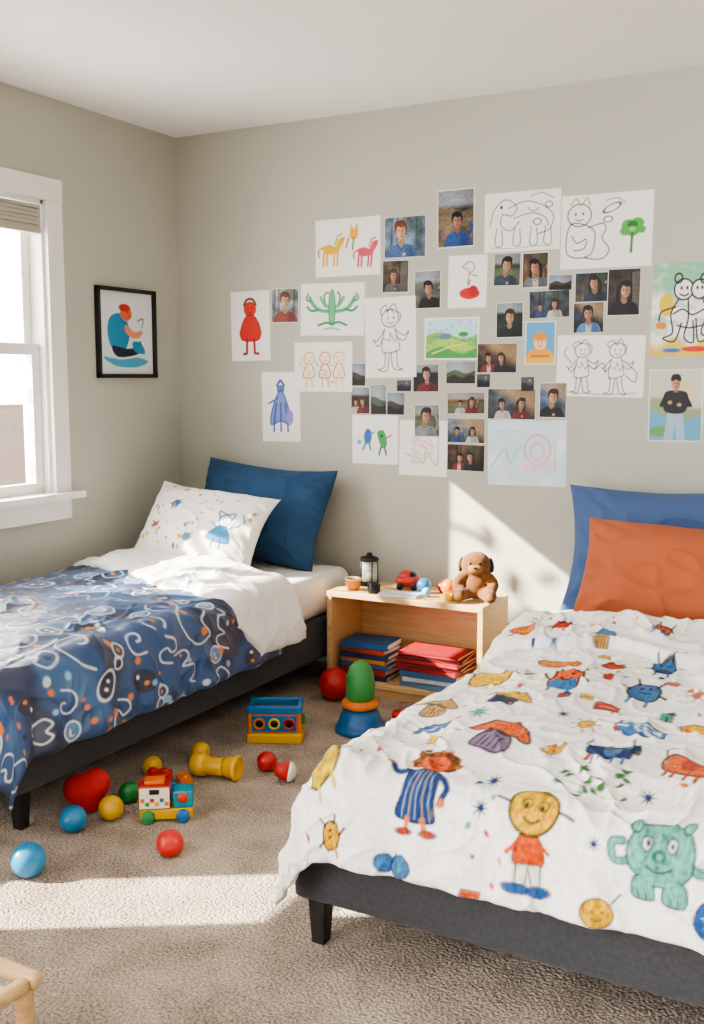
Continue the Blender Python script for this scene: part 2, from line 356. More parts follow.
def d3(s,A):
    w=.03
    s.curve([(-1.15,-.1),(-1.0,.45),(-.6,.75),(-.2,.5),(-.35,.2),(-.7,.25),(-.75,-.1),(-.4,-.3),(-.1,0)],w,K)
    s.curve([(-.5,.45),(.1,.65),(.7,.5),(1.1,.15),(1.0,-.3),(.6,-.45)],w,K); s.curve([(-.3,.1),(.3,.25),(.8,.1),(.95,-.2)],w,K)
    for x in (-.9,-.25,.35,.85): s.curve([(x,-.2),(x-.05,-.75),(x+.2,-.78),(x+.18,-.25)],w,K)
    s.ell(-.75,.5,.05,.06,K); s.curve([(.3,.8),(.7,.9),(1.1,.7)],w,'#666666'); s.curve([(.2,.45),(.4,.3),(.6,.42)],w,K); s.curve([(-1.1,-.85),(-.3,-.9),(.6,-.85),(1.1,-.9)],.02,'#888888')
    s.ell(.55,-.05,.14,.1,None,0,K,w); s.ell(.95,.5,.12,.1,None,0,K,w)
def d4(s,A):
    s.ell(-.75,.45,.33,.3,None,0,K,.03); face(s,-.75,.45,.3); s.curve([(-1.0,.75),(-.85,.9),(-.7,.72),(-.55,.92),(-.45,.7)],.03,'#7c9a3a')
    s.curve([(-1.0,.2),(-1.1,-.5),(-.8,-.7),(-.4,-.6),(-.3,-.1),(-.5,.15)],.03,K,True); s.curve([(-.5,.1),(-.1,.2),(.0,.05),(-.1,-.2),(.1,-.5),(-.1,-.75),(-.6,-.7)],.03,K)
    s.curve([(-.95,-.1),(-.8,-.3),(-.55,-.2),(-.6,-.45),(-.9,-.5)],.03,K)
    s.ell(.15,.6,.25,.09,None,.4,K,.025); s.curve([(0,.8),(.3,.85),(.5,.72)],.025,'#777777'); s.ell(.05,.3,.12,.08,None,0,K,.025)
    for a,b_,r in ((.62,.1,.2),(.85,.15,.18),(.52,-.05,.14),(.95,-.02,.13),(.72,-.05,.18)): s.ell(a,b_,r,r*.8,'#5aa64f')
    s.line([(.72,-.1),(.7,-.6)],.07,'#3c7f45'); s.ell(.72,.12,.14,.1,'#2f7a3c'); s.ell(.72,.0,.1,.07,'#8cc46a')
def d5(s,A):
    s.mix(np.clip(sstep(.2,.5,s.y+.2*perlin(s.x*3,s.y*3,2)),0,1),'#8fc09a'); s.mix(sstep(.35,.6,perlin(s.x*3,s.y*6,9)+.2)*.7,'#b8d8b4')
    s.mix(sstep(.1,.5,perlin(s.x*4,s.y*2,12))*.5,'#7fb9b0')
    s.mix(sstep(-.55,-.85,s.y+.1*np.sin(s.x*9)),'#e0c24e'); s.ell(-.35,.1,.16,.25,'#e4c243'); s.ell(-.45,-.35,.12,.08,'#e08a3a')
    w=.035
    s.ell(.0,.42,.2,.22,'#f1efe9',0,K,w); s.ell(.33,.42,.17,.2,'#f1efe9',0,K,w); s.ell(-.12,.66,.08,.1,None,0,K,w); s.ell(.42,.64,.08,.1,None,0,K,w)
    s.ell(-.05,.45,.025,.04,K); s.ell(.07,.45,.025,.04,K); s.ell(.28,.45,.025,.04,K); s.ell(.38,.45,.025,.04,K); s.curve([(-.08,.32),(.02,.28),(.1,.33)],w,K)
    s.curve([(-.1,.22),(-.25,-.1),(-.2,-.5),(-.4,-.62),(-.15,-.68),(-.02,-.3)],w,K); s.curve([(.1,.2),(.12,-.2),(.05,-.6),(.25,-.7),(.22,-.25)],w,K); s.curve([(.4,.22),(.5,-.1),(.4,-.5),(.55,-.6),(.35,-.68),(.28,-.2)],w,K)
    s.curve([(-.15,.05),(-.45,-.05),(-.5,-.25)],w,K); s.curve([(-.2,-.1),(.0,.0),(.2,-.12),(.45,.0)],w,K); s.curve([(-.1,-.35),(.15,-.4),(.4,-.35)],w,K)
    s.ell(.3,-.85,.3,.06,'#d9443a'); s.ell(-.2,-.88,.2,.05,'#3f79b8')
def d6(s,A):
    land(s,A,('#c9c7b6','#8d9a76','#5f9fc0')); s.ell(-.4,-.72,.3,.14,'#6a9a4e')
    s.poly([(-.2,-.15),(.2,-.15),(.28,-.95),(.05,-.95),(0,-.4),(-.05,-.95),(-.3,-.95)],'#9db6c4')
    s.blob([(-.26,.38),(.26,.38),(.34,.1),(.22,-.2),(-.22,-.2),(-.34,.0)],'#1c1d22'); s.line([(.26,.28),(.4,.0),(.1,.02)],.1,'#1c1d22'); s.line([(-.26,.28),(-.38,.0),(-.2,.1)],.1,'#1c1d22')
    s.ell(.1,.02,.06,.05,'#b98767'); s.ell(-.15,.08,.06,.05,'#b98767'); s.poly([(-.05,.5),(.05,.5),(.06,.36),(-.06,.36)],'#9a6a4c')
    s.ell(0,.72,.14,.12,'#1b1513'); s.ell(0,.6,.12,.17,'#c08c6a'); s.ell(.05,.58,.06,.14,'#8d6046',al=.6); s.blob([(-.13,.66),(0,.7),(.13,.66),(.1,.84),(-.1,.84)],'#1b1513')
    s.ell(-.045,.6,.02,.018,K); s.ell(.045,.6,.02,.018,K); s.line([(-.04,.5),(.04,.5)],.02,'#7a4238'); border(s,A,'#dedbd2',.04)
def d7(s,A):
    s.ell(0,.48,.2,.2,'#cf4036',0,'#8c2420',.03); face(s,0,.48,.19,'#5d1512'); s.curve([(-.2,.6),(-.1,.75),(.1,.75),(.2,.6)],.08,'#7d4a2c')
    s.blob([(-.14,.28),(-.34,-.1),(-.28,-.4),(.28,-.4),(.34,-.05),(.14,.28)],'#c93a33',ol='#8c2420',ow=.03)
    s.line([(-.22,.15),(-.36,-.2)],.07,'#c93a33'); s.line([(.22,.15),(.36,-.2)],.07,'#c93a33'); s.line([(-.12,-.38),(-.14,-.78),(-.24,-.8)],.08,'#a52b27'); s.line([(.12,-.38),(.14,-.78),(.26,-.8)],.08,'#a52b27')
def d9(s,A):
    g,g2='#6fb58a','#3c8f62'
    for sx in (-1,1):
        s.curve([(0,-.05),(sx*.4,-.05),(sx*.75,.1),(sx*1.0,.45)],.15,g); s.curve([(0,-.05),(sx*.4,-.05),(sx*.75,.1),(sx*1.0,.45)],.03,g2)
        s.curve([(0,.1),(sx*.3,.15),(sx*.5,.45)],.13,g); s.curve([(sx*.6,.0),(sx*.9,-.05),(sx*1.1,.1)],.09,g2)
        s.curve([(sx*.95,.3),(sx*1.15,.4),(sx*1.05,.6)],.07,g2); s.curve([(sx*.3,.2),(sx*.35,.5),(sx*.25,.65)],.07,g2)
    s.blob([(-.14,.3),(0,.75),(.14,.3),(.1,-.5),(-.1,-.5)],g,ol=g2,ow=.04)
    s.curve([(-.6,-.6),(-.25,-.5),(0,-.55),(.3,-.48),(.65,-.6)],.09,g2); s.curve([(-.3,-.75),(0,-.7),(.35,-.78)],.06,g)
    s.ell(-.15,.62,.1,.05,'#e0894a')
def d10(s,A):
    for cx,c,c2 in ((-.65,'#ecb94a','#d9903c'),(.1,'#e5865a','#d96a4a'),(.75,'#ecc46a','#df9a5a')):
        s.ell(cx,.35,.24,.24,None,0,c,.06); s.ell(cx-.08,.4,.03,.03,c2); s.ell(cx+.08,.4,.03,.03,c2); s.curve([(cx-.1,.28),(cx,.23),(cx+.1,.28)],.035,c2)
        s.curve([(cx-.12,.1),(cx-.28,-.35),(cx,-.45),(cx+.26,-.35),(cx+.12,.1)],.06,c2); s.line([(cx-.12,-.42),(cx-.14,-.8)],.05,c); s.line([(cx+.12,-.42),(cx+.16,-.8)],.05,c)
        s.curve([(cx-.2,.0),(cx-.4,.1),(cx-.42,.25)],.05,c); s.curve([(cx-.15,-.1),(cx+.1,-.2),(cx-.1,-.3),(cx+.15,-.35)],.04,c)
    scrib(s,'#bcd3a0',3,5,.03,.7,False,1.5); s.ell(.4,-.6,.18,.08,'#e2786a',al=.5)
def d11(s,A):
    s.ell(0,.5,.13,.13,'#5c6fb3'); s.blob([(-.08,.4),(-.3,-.1),(-.34,-.5),(.0,-.4),(.3,-.5),(.28,-.1),(.08,.4)],'#7a8cc8',ol='#3f529d',ow=.04)
    for x in (-.15,0,.15): s.curve([(x,.1),(x*1.4,-.3),(x*1.6,-.7)],.06,'#4a5daa')
    s.ell(.3,-.3,.12,.22,'#8f86c9'); s.curve([(-.12,.6),(0,.75),(.12,.6)],.07,'#3f529d'); s.line([(-.1,.25),(-.4,.1)],.05,'#4a5daa')
def d15(s,A):
    s.curve([(.0,-.1),(.05,.4),(-.2,.55),(.1,.75),(.3,.5),(.1,.3),(.4,.2)],.035,'#555560'); s.ell(.1,-.45,.42,.22,'#c93a34'); s.ell(.25,-.35,.2,.2,'#b02f2c'); s.line([(.05,-.15),(.1,.05)],.05,'#3c6f3a')
def d16(s,A):
    s.mix(np.ones(len(s.x)),'#bfe0ea'); s.mix(sstep(.25,.1,s.y+.15*np.sin(s.x*2.5)),'#7fb562'); s.mix(sstep(-.1,-.25,s.y-.2*np.sin(s.x*2+2)),'#a9cf5e'); s.mix(sstep(-.45,-.6,s.y+.15*np.sin(s.x*3)),'#4c9a52')
    s.ell(-.3,.1,.3,.14,'#5d6fb0',al=.8); s.ell(.6,.2,.25,.12,'#3f8f4a'); s.line([(-1,-.7),(0,-.35),(1,-.2)],.06,'#e9dc7a'); s.mix(sstep(.15,.5,perlin(s.x*6,s.y*6,2))*.4,'#3f7f6a'); border(s,A,'#f2efe8',.08)
def d25(s,A):
    s.mix(np.ones(len(s.x)),'#5fa0cf'); s.ell(0,-.95,.75,.75,'#e9a63a'); s.ell(0,.0,.3,.32,'#eec9a0'); s.ell(0,.28,.32,.2,'#e58f35'); face(s,0,-.02,.28); s.line([(-.4,-.6),(.4,-.6)],.1,'#c9702a'); s.mix(sstep(-.6,-.9,s.y)*.6,'#e0c27a'); border(s,A,'#e8e5dc',.06)
def d26(s,A):
    outline_kid(s,K,.028,-.6,1.,3); outline_kid(s,'#4a4a52',.028,.55,1.02,8); s.curve([(-.15,-.1),(.1,.1),(.2,-.2)],.03,K); s.curve([(-1.2,-.85),(0,-.92),(1.2,-.85)],.025,'#777777'); s.curve([(-.95,.1),(-1.2,.4),(-1.1,.6)],.028,K); s.curve([(.9,.05),(1.2,-.2),(1.15,-.5),(.85,-.3)],.028,K)
def d35(s,A):
    s.blob([(-.5,.2),(-.35,.45),(-.15,.3),(-.2,-.1),(-.45,-.15)],'#3f6fb5'); s.line([(-.4,-.1),(-.55,-.4)],.08,'#3f6fb5'); s.line([(-.28,-.1),(-.2,-.4)],.08,'#3f6fb5'); s.line([(-.2,.2),(-.02,.32)],.06,'#4a88c8')
    s.blob([(.1,.3),(.35,.4),(.5,.2),(.55,-.2),(.35,-.35),(.2,-.1)],'#4c9a5c'); s.ell(.3,.15,.05,.05,'#1d2b20'); s.line([(.28,-.3),(.2,-.6)],.08,'#2c6f3e'); s.line([(.45,-.3),(.52,-.6)],.08,'#2c6f3e'); s.ell(-.72,-.1,.1,.1,'#58b2c4'); s.line([(.55,.1),(.75,.2)],.06,'#b0453a')
def d36(s,A):
    scrib(s,'#e7b0b4',21,7,.04,.7); scrib(s,'#a8cfa0',23,6,.05,.7); s.ell(0,.1,.35,.35,None,0,'#e3b3bb',.04); s.ell(-.3,-.5,.2,.1,'#b9d9e6',al=.8)
def d42(s,A):
    s.mix(np.full(len(s.x),.85)*sstep(-.7,.3,perlin(s.x*1.6,s.y*1.6,5)+.2),'#c3dde6'); s.ell(.35,.1,.4,.45,None,0,'#e3a7b8',.06); s.ell(.35,.05,.22,.25,None,0,'#e2b0c0',.05); s.ell(.3,-.35,.5,.25,'#eac3cf',al=.6)
    s.curve([(-1.1,-.4),(-.7,.1),(-.5,-.3),(-.2,.2),(0,-.2)],.05,'#9cc6d8'); s.curve([(-1.0,.6),(-.5,.7),(0,.55)],.04,'#a8cbe0'); s.line([(.9,-.5),(.9,.3)],.04,'#e3b0c0')
def d12(s,A): outline_kid(s,K,.022,0,.95,5); s.curve([(-.1,.62),(0,.7),(.12,.6)],.022,K)
MODES={0:d0,3:d3,4:d4,5:d5,6:d6,7:d7,9:d9,10:d10,11:d11,12:d12,15:d15,16:d16,25:d25,26:d26,35:d35,36:d36,42:d42}
A=[(.957,1.929,.335,.255),(1.244,1.955,.204,.179),(1.484,2.017,.175,.245),(1.779,1.985,.329,.241),(2.130,1.924,.369,.291),(2.440,1.607,.241,.358),(2.425,1.236,.210,.285),(.426,1.591,.224,.330),(.622,1.681,.155,.161),(.876,1.655,.337,.238),(.827,1.395,.311,.229),(.595,1.208,.214,.331),(1.175,1.523,.254,.356),(1.199,1.788,.133,.143),(1.354,1.725,.129,.166),(1.541,1.751,.179,.222),
(1.470,1.512,.257,.183),(1.719,1.792,.118,.134),(1.841,1.784,.115,.145),(1.734,1.584,.123,.148),(1.904,1.644,.174,.113),(1.949,1.729,.096,.060),(2.079,1.705,.138,.118),(2.209,1.681,.134,.187),(2.069,1.585,.127,.123),(1.869,1.487,.133,.180),(2.121,1.391,.359,.248),(1.680,1.427,.179,.125),(1.350,1.343,.125,.122),(1.516,1.367,.139,.098),(1.013,1.359,.077,.103),(1.024,1.242,.098,.122),(1.116,1.247,.086,.139),(1.204,1.230,.089,.102),(1.357,1.157,.125,.145),(1.099,1.066,.235,.222),(1.339,1.035,.234,.248),(1.541,1.236,.176,.094),(1.543,1.117,.177,.108),(1.544,1.000,.177,.117),(1.748,1.234,.218,.134),(1.929,1.252,.119,.148),(1.819,1.029,.348,.278),(1.243,1.310,.069,.048),(1.620,1.332,.059,.055),(1.817,1.318,.056,.058)]
DL={0:'white paper with yellow and pink horses drawn in crayon',3:'black ink outline drawing of a looping creature on white paper',4:'black outline drawing with a green tree on white paper',5:'painting of outlined bears with green and yellow patches',6:'photo print of a standing person in black jacket',7:'drawing of a red figure on white paper',9:'green painted branching tree on white paper',10:'faint orange and yellow crayon figures on paper',11:'blue violet dress figure drawn on white paper',12:'pencil outline drawing of a child on white paper',15:'drawing of a red apple on white paper',16:'painted green hills landscape with white border',25:'small picture of orange figure on blue ground',26:'pencil outline drawing of two children on paper',35:'small blue and green creatures drawn on paper',36:'faint pink and green crayon drawing on paper',42:'pale blue watercolour with pink loops on paper'}
PS={1:('#8aa3b8','#7d97ad','#8a4a2c','#e3b18d','#4f79b5',0),2:('#54483c','#8f7a60','#1e1512','#b98462','#2a5aa8',0),8:('#bcb9b6','#8f9aa6','#7b4a34','#dcae90','#a9503e',0),13:('#6d6252','#4e463b','#5b3a26','#c2906e','#6b6a6a',1),14:('#8e8c84','#5f5d55','#2a201b','#c09070','#26272d',0),17:('#3a3f46','#7a6a58','#2a1c15','#c9997a','#40506a',0),18:('#5c4c40','#9a6a48','#20150f','#c08a66','#7c7f88',1),19:('#3e4b42','#27312d','#51301d','#cfa080','#2b2c32',0),22:('#2f3a46','#6b6458','#2b1e18','#c49272','#31405a',1),23:('#4f4440','#332b2a','#2a1a14','#c89474','#1f2027',1),24:('#33435a','#1f2734','#221812','#bb8765','#5b8fc6',0),28:('#3b3d40','#26282b','#402a1e','#cfa184','#7f2f33',0),34:('#6c6258','#3f3a36','#3a2418','#c79474','#9b9da3',0),41:('#6f86a6','#40506a','#3a2216','#cf9c78','#23272f',0)}
PLAB={1:'photo of a person with reddish hair in blue top',2:'larger photo of a dark haired person in blue jacket',23:'dark photo of a person with long hair'}
for i,(x,z,w,h) in enumerate(A):
    res=.0024 if min(w,h)>.16 else .0016
    nx,nz=int(w/res)+2,int(h/res)+2
    u=np.linspace(-w/2,w/2,nx); v=np.linspace(-h/2,h/2,nz); U,V=np.meshgrid(u,v)
    cv=Canvas(U,V,'#f1efea',res*1.2); k=h/2; s=cv.at(0,0,k,0,50); s.k=k; asp=w/h
    q=random.Random(i*7)
    if i in MODES: MODES[i](s,asp); lab=DL[i]
    elif i in PS:
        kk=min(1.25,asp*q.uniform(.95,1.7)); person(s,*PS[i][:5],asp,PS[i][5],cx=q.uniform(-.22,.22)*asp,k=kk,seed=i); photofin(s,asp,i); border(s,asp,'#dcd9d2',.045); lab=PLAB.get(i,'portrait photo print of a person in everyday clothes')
    elif i in (20,27,37,38,39,40,31):
        cols=[('#55606a','#38404a'),('#8f5d38','#4a3020'),('#83909a','#4e5c50'),('#6d5244','#30262a')][i%4]
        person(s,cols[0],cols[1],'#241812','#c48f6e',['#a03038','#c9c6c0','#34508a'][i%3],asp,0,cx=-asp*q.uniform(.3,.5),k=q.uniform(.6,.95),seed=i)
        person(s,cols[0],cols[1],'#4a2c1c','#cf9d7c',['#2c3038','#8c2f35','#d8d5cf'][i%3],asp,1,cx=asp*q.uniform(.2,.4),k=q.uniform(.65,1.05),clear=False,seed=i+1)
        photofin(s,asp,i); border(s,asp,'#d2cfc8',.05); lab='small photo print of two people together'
    elif i in (21,29,30,32,33):
        c=[('#9aa8b5','#4c4440','#26241f'),('#d8a05a','#7a4a30','#2c2622'),('#aab6bd','#5c6a52','#3a3a30')][i%3]
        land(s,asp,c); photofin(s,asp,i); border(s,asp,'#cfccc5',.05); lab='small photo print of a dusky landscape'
    else:
        land(s,asp,('#46505c','#2c2a2c','#1a1b1f')); border(s,asp,'#2a2a2c',.1); lab='tiny dark photo print'
    curl=.0015*(((V+h/2)/h-1)**2)*(q.random())+.0012*(np.abs(U)/(w/2))**3*q.random()
    lay=.0016 if i in (21,43,44,45,17,41) else (.0009 if i%2 else .0003)
    P=np.stack([U,-(lay+curl),V],-1)
    P[0,:,1]=P[-1,:,1]=.0003; P[:,0,1]=P[:,-1,1]=.0003
    nm='photo_print' if (i in PS or i==6 or i not in MODES) else 'child_drawing'
    me=grid_mesh(nm,P,cv.C,M_photo if nm=='photo_print' else M_paper)
    newobj(nm,me,label=lab,cat='photo' if nm=='photo_print' else 'drawing',group='pictures pinned on the wall',loc=(x,0,z),rot=(0,math.radians(q.uniform(-1.2,1.2)),0))
# framed picture on left wall
fr=empty('framed_picture',(0,-.405,1.55),'black framed painting of a seated figure in blue','picture frame')
w,h,t=.405,.41,.018
bm=bmesh.new()
b_box(bm,(.012,-w/2+t/2,0),(.024,t,h)); b_box(bm,(.012,w/2-t/2,0),(.024,t,h)); b_box(bm,(.012,0,h/2-t/2),(.024,w,t)); b_box(bm,(.012,0,-h/2+t/2),(.024,w,t))
bevel(newobj('frame',mesh_from_bm('frame',bm,[M_black],False),fr),.002)
u=np.linspace(-w/2+.015,w/2-.015,150); v=np.linspace(-h/2+.015,h/2-.015,150); U,V=np.meshgrid(u,v)
cv=Canvas(U,V,'#dfe2e2',.003); s=cv.at(0,0,.2,0,9)
s.blob([(-.55,.35),(-.2,.45),(.05,.25),(.1,-.1),(-.1,-.4),(-.5,-.35),(-.65,0)],'#2f86ad'); s.blob([(-.5,-.3),(0,-.35),(.35,-.3),(.5,-.15),(.45,-.45),(-.3,-.55)],'#27323f')
s.ell(0,.45,.2,.17,'#cf6b4a'); s.ell(-.05,.58,.2,.09,'#c0392f'); s.blob([(.0,.2),(.25,.05),(.5,.05),(.48,-.08),(.2,-.1),(-.05,.05)],'#d98a6a'); s.ell(.5,.03,.06,.06,'#d98a6a')
s.blob([(-.8,-.55),(-.2,-.6),(.4,-.55),(.75,-.65),(.3,-.78),(-.4,-.75)],'#4aa0c0'); s.curve([(.4,.3),(.6,.35),(.55,.15)],.04,'#7d8890'); s.blob([(.2,-.2),(.5,-.2),(.65,-.45),(.3,-.42)],'#2f86ad')
s.ell(.06,.47,.02,.02,K); s.line([(.1,.38),(.16,.38)],.02,K)
P=np.stack([np.full_like(U,.008),U,V],-1); newobj('picture_print',grid_mesh('picture_print',P,cv.C,M_paper),fr)

# ================================================================ BEDS
def bed(x0,x1,y0,y1,label,foot=True):
    r=empty('bed',((x0+x1)/2,(y0+y1)/2,0),label,'bed'); w,l=x1-x0,y1-y0
    me=Q(b_box,(0,0,.21),(w,l,.18),mats=[M_darkfab],smooth=False); bevel(newobj('bed_base',me,r),.018,4)
    for sx in (-1,1):
        for sy in (-1,1):
            bm=bmesh.new(); bmesh.ops.create_cone(bm,segments=4,radius1=.024,radius2=.034,depth=.122,cap_ends=True)
            bmesh.ops.rotate(bm,verts=bm.verts,matrix=Matrix.Rotation(math.pi/4,3,'Z')); bmesh.ops.translate(bm,verts=bm.verts,vec=(sx*(w/2-.05),sy*(l/2-.05),.061))
            bevel(newobj('leg',mesh_from_bm('leg',bm,[M_leg],False),r),.003)
    return r
def mattress(x0,x1,y0,y1,z0,z1,label):
    me=Q(b_box,(0,0,0),(x1-x0,y1-y0,z1-z0),mats=[M_white],smooth=False)
    o=newobj('mattress',me,loc=((x0+x1)/2,(y0+y1)/2,(z0+z1)/2),label=label,cat='mattress'); bevel(o,.05,5)
    for p in o.data.polygons: p.use_smooth=True
    return o
bed(.05,1.03,-2.12,-.06,'low bed with charcoal upholstered base and black legs, by the window')
mattress(.06,1.02,-2.10,-.07,.301,.49,'mattress with white fitted sheet on the bed by the window')
bed(2.045,3.28,-2.24,-.06,'low wide bed with charcoal upholstered base and tapered black legs')
mattress(2.15,3.22,-2.20,-.07,.301,.455,'mattress with white fitted sheet under the patterned duvet')

def drape_path(s,r,fl):
    s1=r*(np.pi/2-fl); a=np.clip(s/r,0,np.pi/2-fl); rest=np.maximum(s-s1,0)
    return r*np.sin(a)+rest*np.sin(fl), r*(1-np.cos(a))+rest*np.cos(fl)
def surf(u,v,x0,x1,yf,zt,r=.06,fl=.10,fll=None,seed=1,wave=.014,L=.3,pn=2.3):
    du=np.where(u<x0,x0-u,np.where(u>x1,u-x1,0)); sx=np.where(u<x0,-1,1); dv=np.maximum(yf-v,0)
    h=np.hypot(du,dv); s=(du**pn+dv**pn)**(1/pn); ss=np.where(h<1e-9,1,h)
    F=np.full(u.shape,fl)
    if fll is not None: F=np.where(u<x0,fl+(fll-fl)*(du/ss),F)
    out,drop=drape_path(s,r,F)
    q=np.where(du>dv,v,u*1.0)*1.0
    both=np.minimum(du,dv)/(np.maximum(du,dv)+1e-6); wd=1-both**1.0
    wv=(np.sin(q*2*np.pi/.27+3*perlin(q*2.5,q*0,seed+20))*.6+.4*np.sin(q*2*np.pi/.13+4*perlin(q*2,q*0+5,seed+21)))*wave*sstep(.04,L,s)*wd
    out=out+wv+wave*.6*sstep(.04,L,s)
    X=np.clip(u,x0,x1)+sx*du/ss*out; Y=np.maximum(v,yf)-dv/ss*out
    dome=.02*sstep(0,.2,np.minimum(np.minimum(u-x0,x1-u),v-yf))
    return np.stack([X,Y,zt-drop+dome],-1)
def duvet(name,x0,x1,yh,yf,dl,dr,df,zt,cell,paint,base,seed,th=.02,amp=1.,fine=1.,label=None,mat=None,hump=None,minz=.02,edgefn=None,cat='duvet',**kw):
    tk=.035
    u=np.arange(x0-dl-tk,x1+dr+tk,cell); v=np.arange(yf-df-tk,yh+tk,cell)
    U,V=np.meshgrid(u,v); a,b_=x0-dl,x1+dr; c,d=yf-df,yh
    e=np.maximum.reduce([a-U,U-b_,c-V,V-d,np.zeros_like(U)])
    uu=np.where(U<a,2*a-U,np.where(U>b_,2*b_-U,U)); vv=np.where(V<c,2*c-V,np.where(V>d,2*d-V,V))
    sv=vv
    if edgefn is not None: sv=edgefn(uu,vv,yf-df,yh)
    P=surf(uu,sv,x0,x1,yf,zt,seed=seed,**kw)
    edge=np.minimum.reduce([uu-a,b_-uu,vv-c,d-vv])
    N=normals(surf(*((U,V) if edgefn is None else (U,edgefn(U,V,yf-df,yh))),x0,x1,yf,zt,seed=seed,**kw))
    disp=cloth_noise(uu,sv,seed,amp,fine)
    if hump is not None: disp=disp+hump(uu,sv)
    rnd_=th*.5*np.sqrt(np.clip(1-(1-np.clip(edge/(th*.9),0,1))**2,0,1))
    sgn=np.where(e>0,-1,1)
    P=P+N*(disp+rnd_*sgn)[...,None]
    P[...,2]=np.maximum(P[...,2],minz)
    cv=Canvas(uu,sv,base,cell*1.3)
    if paint: paint(cv)
    me=grid_mesh(name,P,cv.C,mat or M_cloth)
    return newobj(name,me,None,label=label,cat=cat)
OR,YE,TE,NV,BL,RD,PK,TN,GR='#cf6230','#d6a830','#4f978c','#1f3563','#3a6c9c','#a83a26','#cf7a6c','#bd9458','#4f8048'
OL='#26201e'
def critter(s,c,c2=None,ears=True,ol=OL):
    s.blob([(-.6,.0),(-.45,.5),(0,.62),(.45,.5),(.6,.0),(.4,-.45),(-.4,-.45)],c,ol=ol,ow=.09)
    if c2: s.blob([(-.4,-.1),(.4,-.1),(.42,-.5),(-.42,-.5)],c2)
    for x in (-.3,.3): s.line([(x,-.45),(x*1.2,-.85)],.13,c2 or c); s.line([(x*1.9,.0),(x*3,-.15 if x<0 else .25)],.1,ol)
    if ears: s.line([(-.35,.5),(-.5,.85)],.1,ol); s.line([(.35,.5),(.5,.85)],.1,ol)
    s.ell(-.18,.25,.07,.07,ol); s.ell(.18,.25,.07,.07,ol); s.curve([(-.2,.02),(0,-.06),(.2,.02)],.07,ol)
def beast(s,c,c2=None,ol=OL):
    s.blob([(-.9,.25),(-.7,.6),(-.35,.4),(.3,.45),(.75,.5),(.9,.1),(.6,-.35),(-.5,-.35),(-.7,.0)],c,ol=ol,ow=.07)
    for x in (-.45,-.1,.3,.55): s.line([(x,-.3),(x+.02,-.6)],.12,c2 or c)
    s.curve([(.85,.3),(1.0,.6),(.85,.8)],.07,ol); s.ell(-.65,.35,.07,.07,ol); s.line([(-.6,.55),(-.55,.85)],.07,ol)
    if c2: s.blob([(-.25,.25),(.3,.3),(.2,-.15),(-.2,-.15)],c2)
def bird(s,c,c2):
    s.blob([(-.7,-.1),(-.2,.35),(.4,.3),(.8,.55),(.65,-.05),(.1,-.4),(-.45,-.35)],c,ol=K,ow=.08); s.ell(-.45,.1,.08,.08,'#f0eee8'); s.blob([(-.1,.1),(.3,.1),(.1,-.25)],c2)
    s.line([(-.1,-.4),(-.15,-.75)],.08,K); s.line([(.15,-.4),(.15,-.75)],.08,K); s.poly([(-.7,.05),(-.95,-.05),(-.68,-.12)],YE)
def mush(s,c,c2):
    s.blob([(-.4,-.05),(.4,-.05),(.5,-.55),(-.5,-.55)],c2,ol=K,ow=.06); s.blob([(-.95,-.05),(-.55,.4),(0,.6),(.55,.4),(.95,-.05),(0,.05)],c,ol=K,ow=.06)
    for x in (-.25,-.05,.15,.32): s.line([(x,-.15),(x,-.5)],.06,K)
def stripes(s,c,c2):
    s.blob([(-.95,.1),(-.5,.4),(.5,.4),(.95,.1),(.5,-.3),(-.5,-.3)],c,ol=K,ow=.06)
    for y in (-.12,.06,.24): s.curve([(-.7,y),(-.2,y+.06),(.3,y-.05),(.75,y)],.07,c2)
def block(s,c,c2): s.poly([(-.7,-.3),(-.5,.35),(.8,.3),(.6,-.4)],c,ol=K,ow=.07); s.line([(-.4,0),(.4,0)],.1,c2)
def house(s,c,c2): s.poly([(-.5,-.6),(-.5,.1),(.5,.1),(.5,-.6)],c,ol=K,ow=.07); s.poly([(-.65,.1),(0,.7),(.65,.1)],c2,ol=K,ow=.07); s.line([(0,-.6),(0,-.2)],.15,K)
def star(s,c,c2=None): s.poly([(math.cos(math.pi/2+i*math.pi/8)*(.9 if i%2==0 else .35),math.sin(math.pi/2+i*math.pi/8)*(.9 if i%2==0 else .35)) for i in range(16)],c)
def sun(s,c,c2=None):
    s.ell(0,0,.5,.5,c,0,OL,.08)
    for i in range(8): a=i*math.pi/4; s.line([(.62*math.cos(a),.62*math.sin(a)),(.95*math.cos(a),.95*math.sin(a))],.09,c2 or OL)
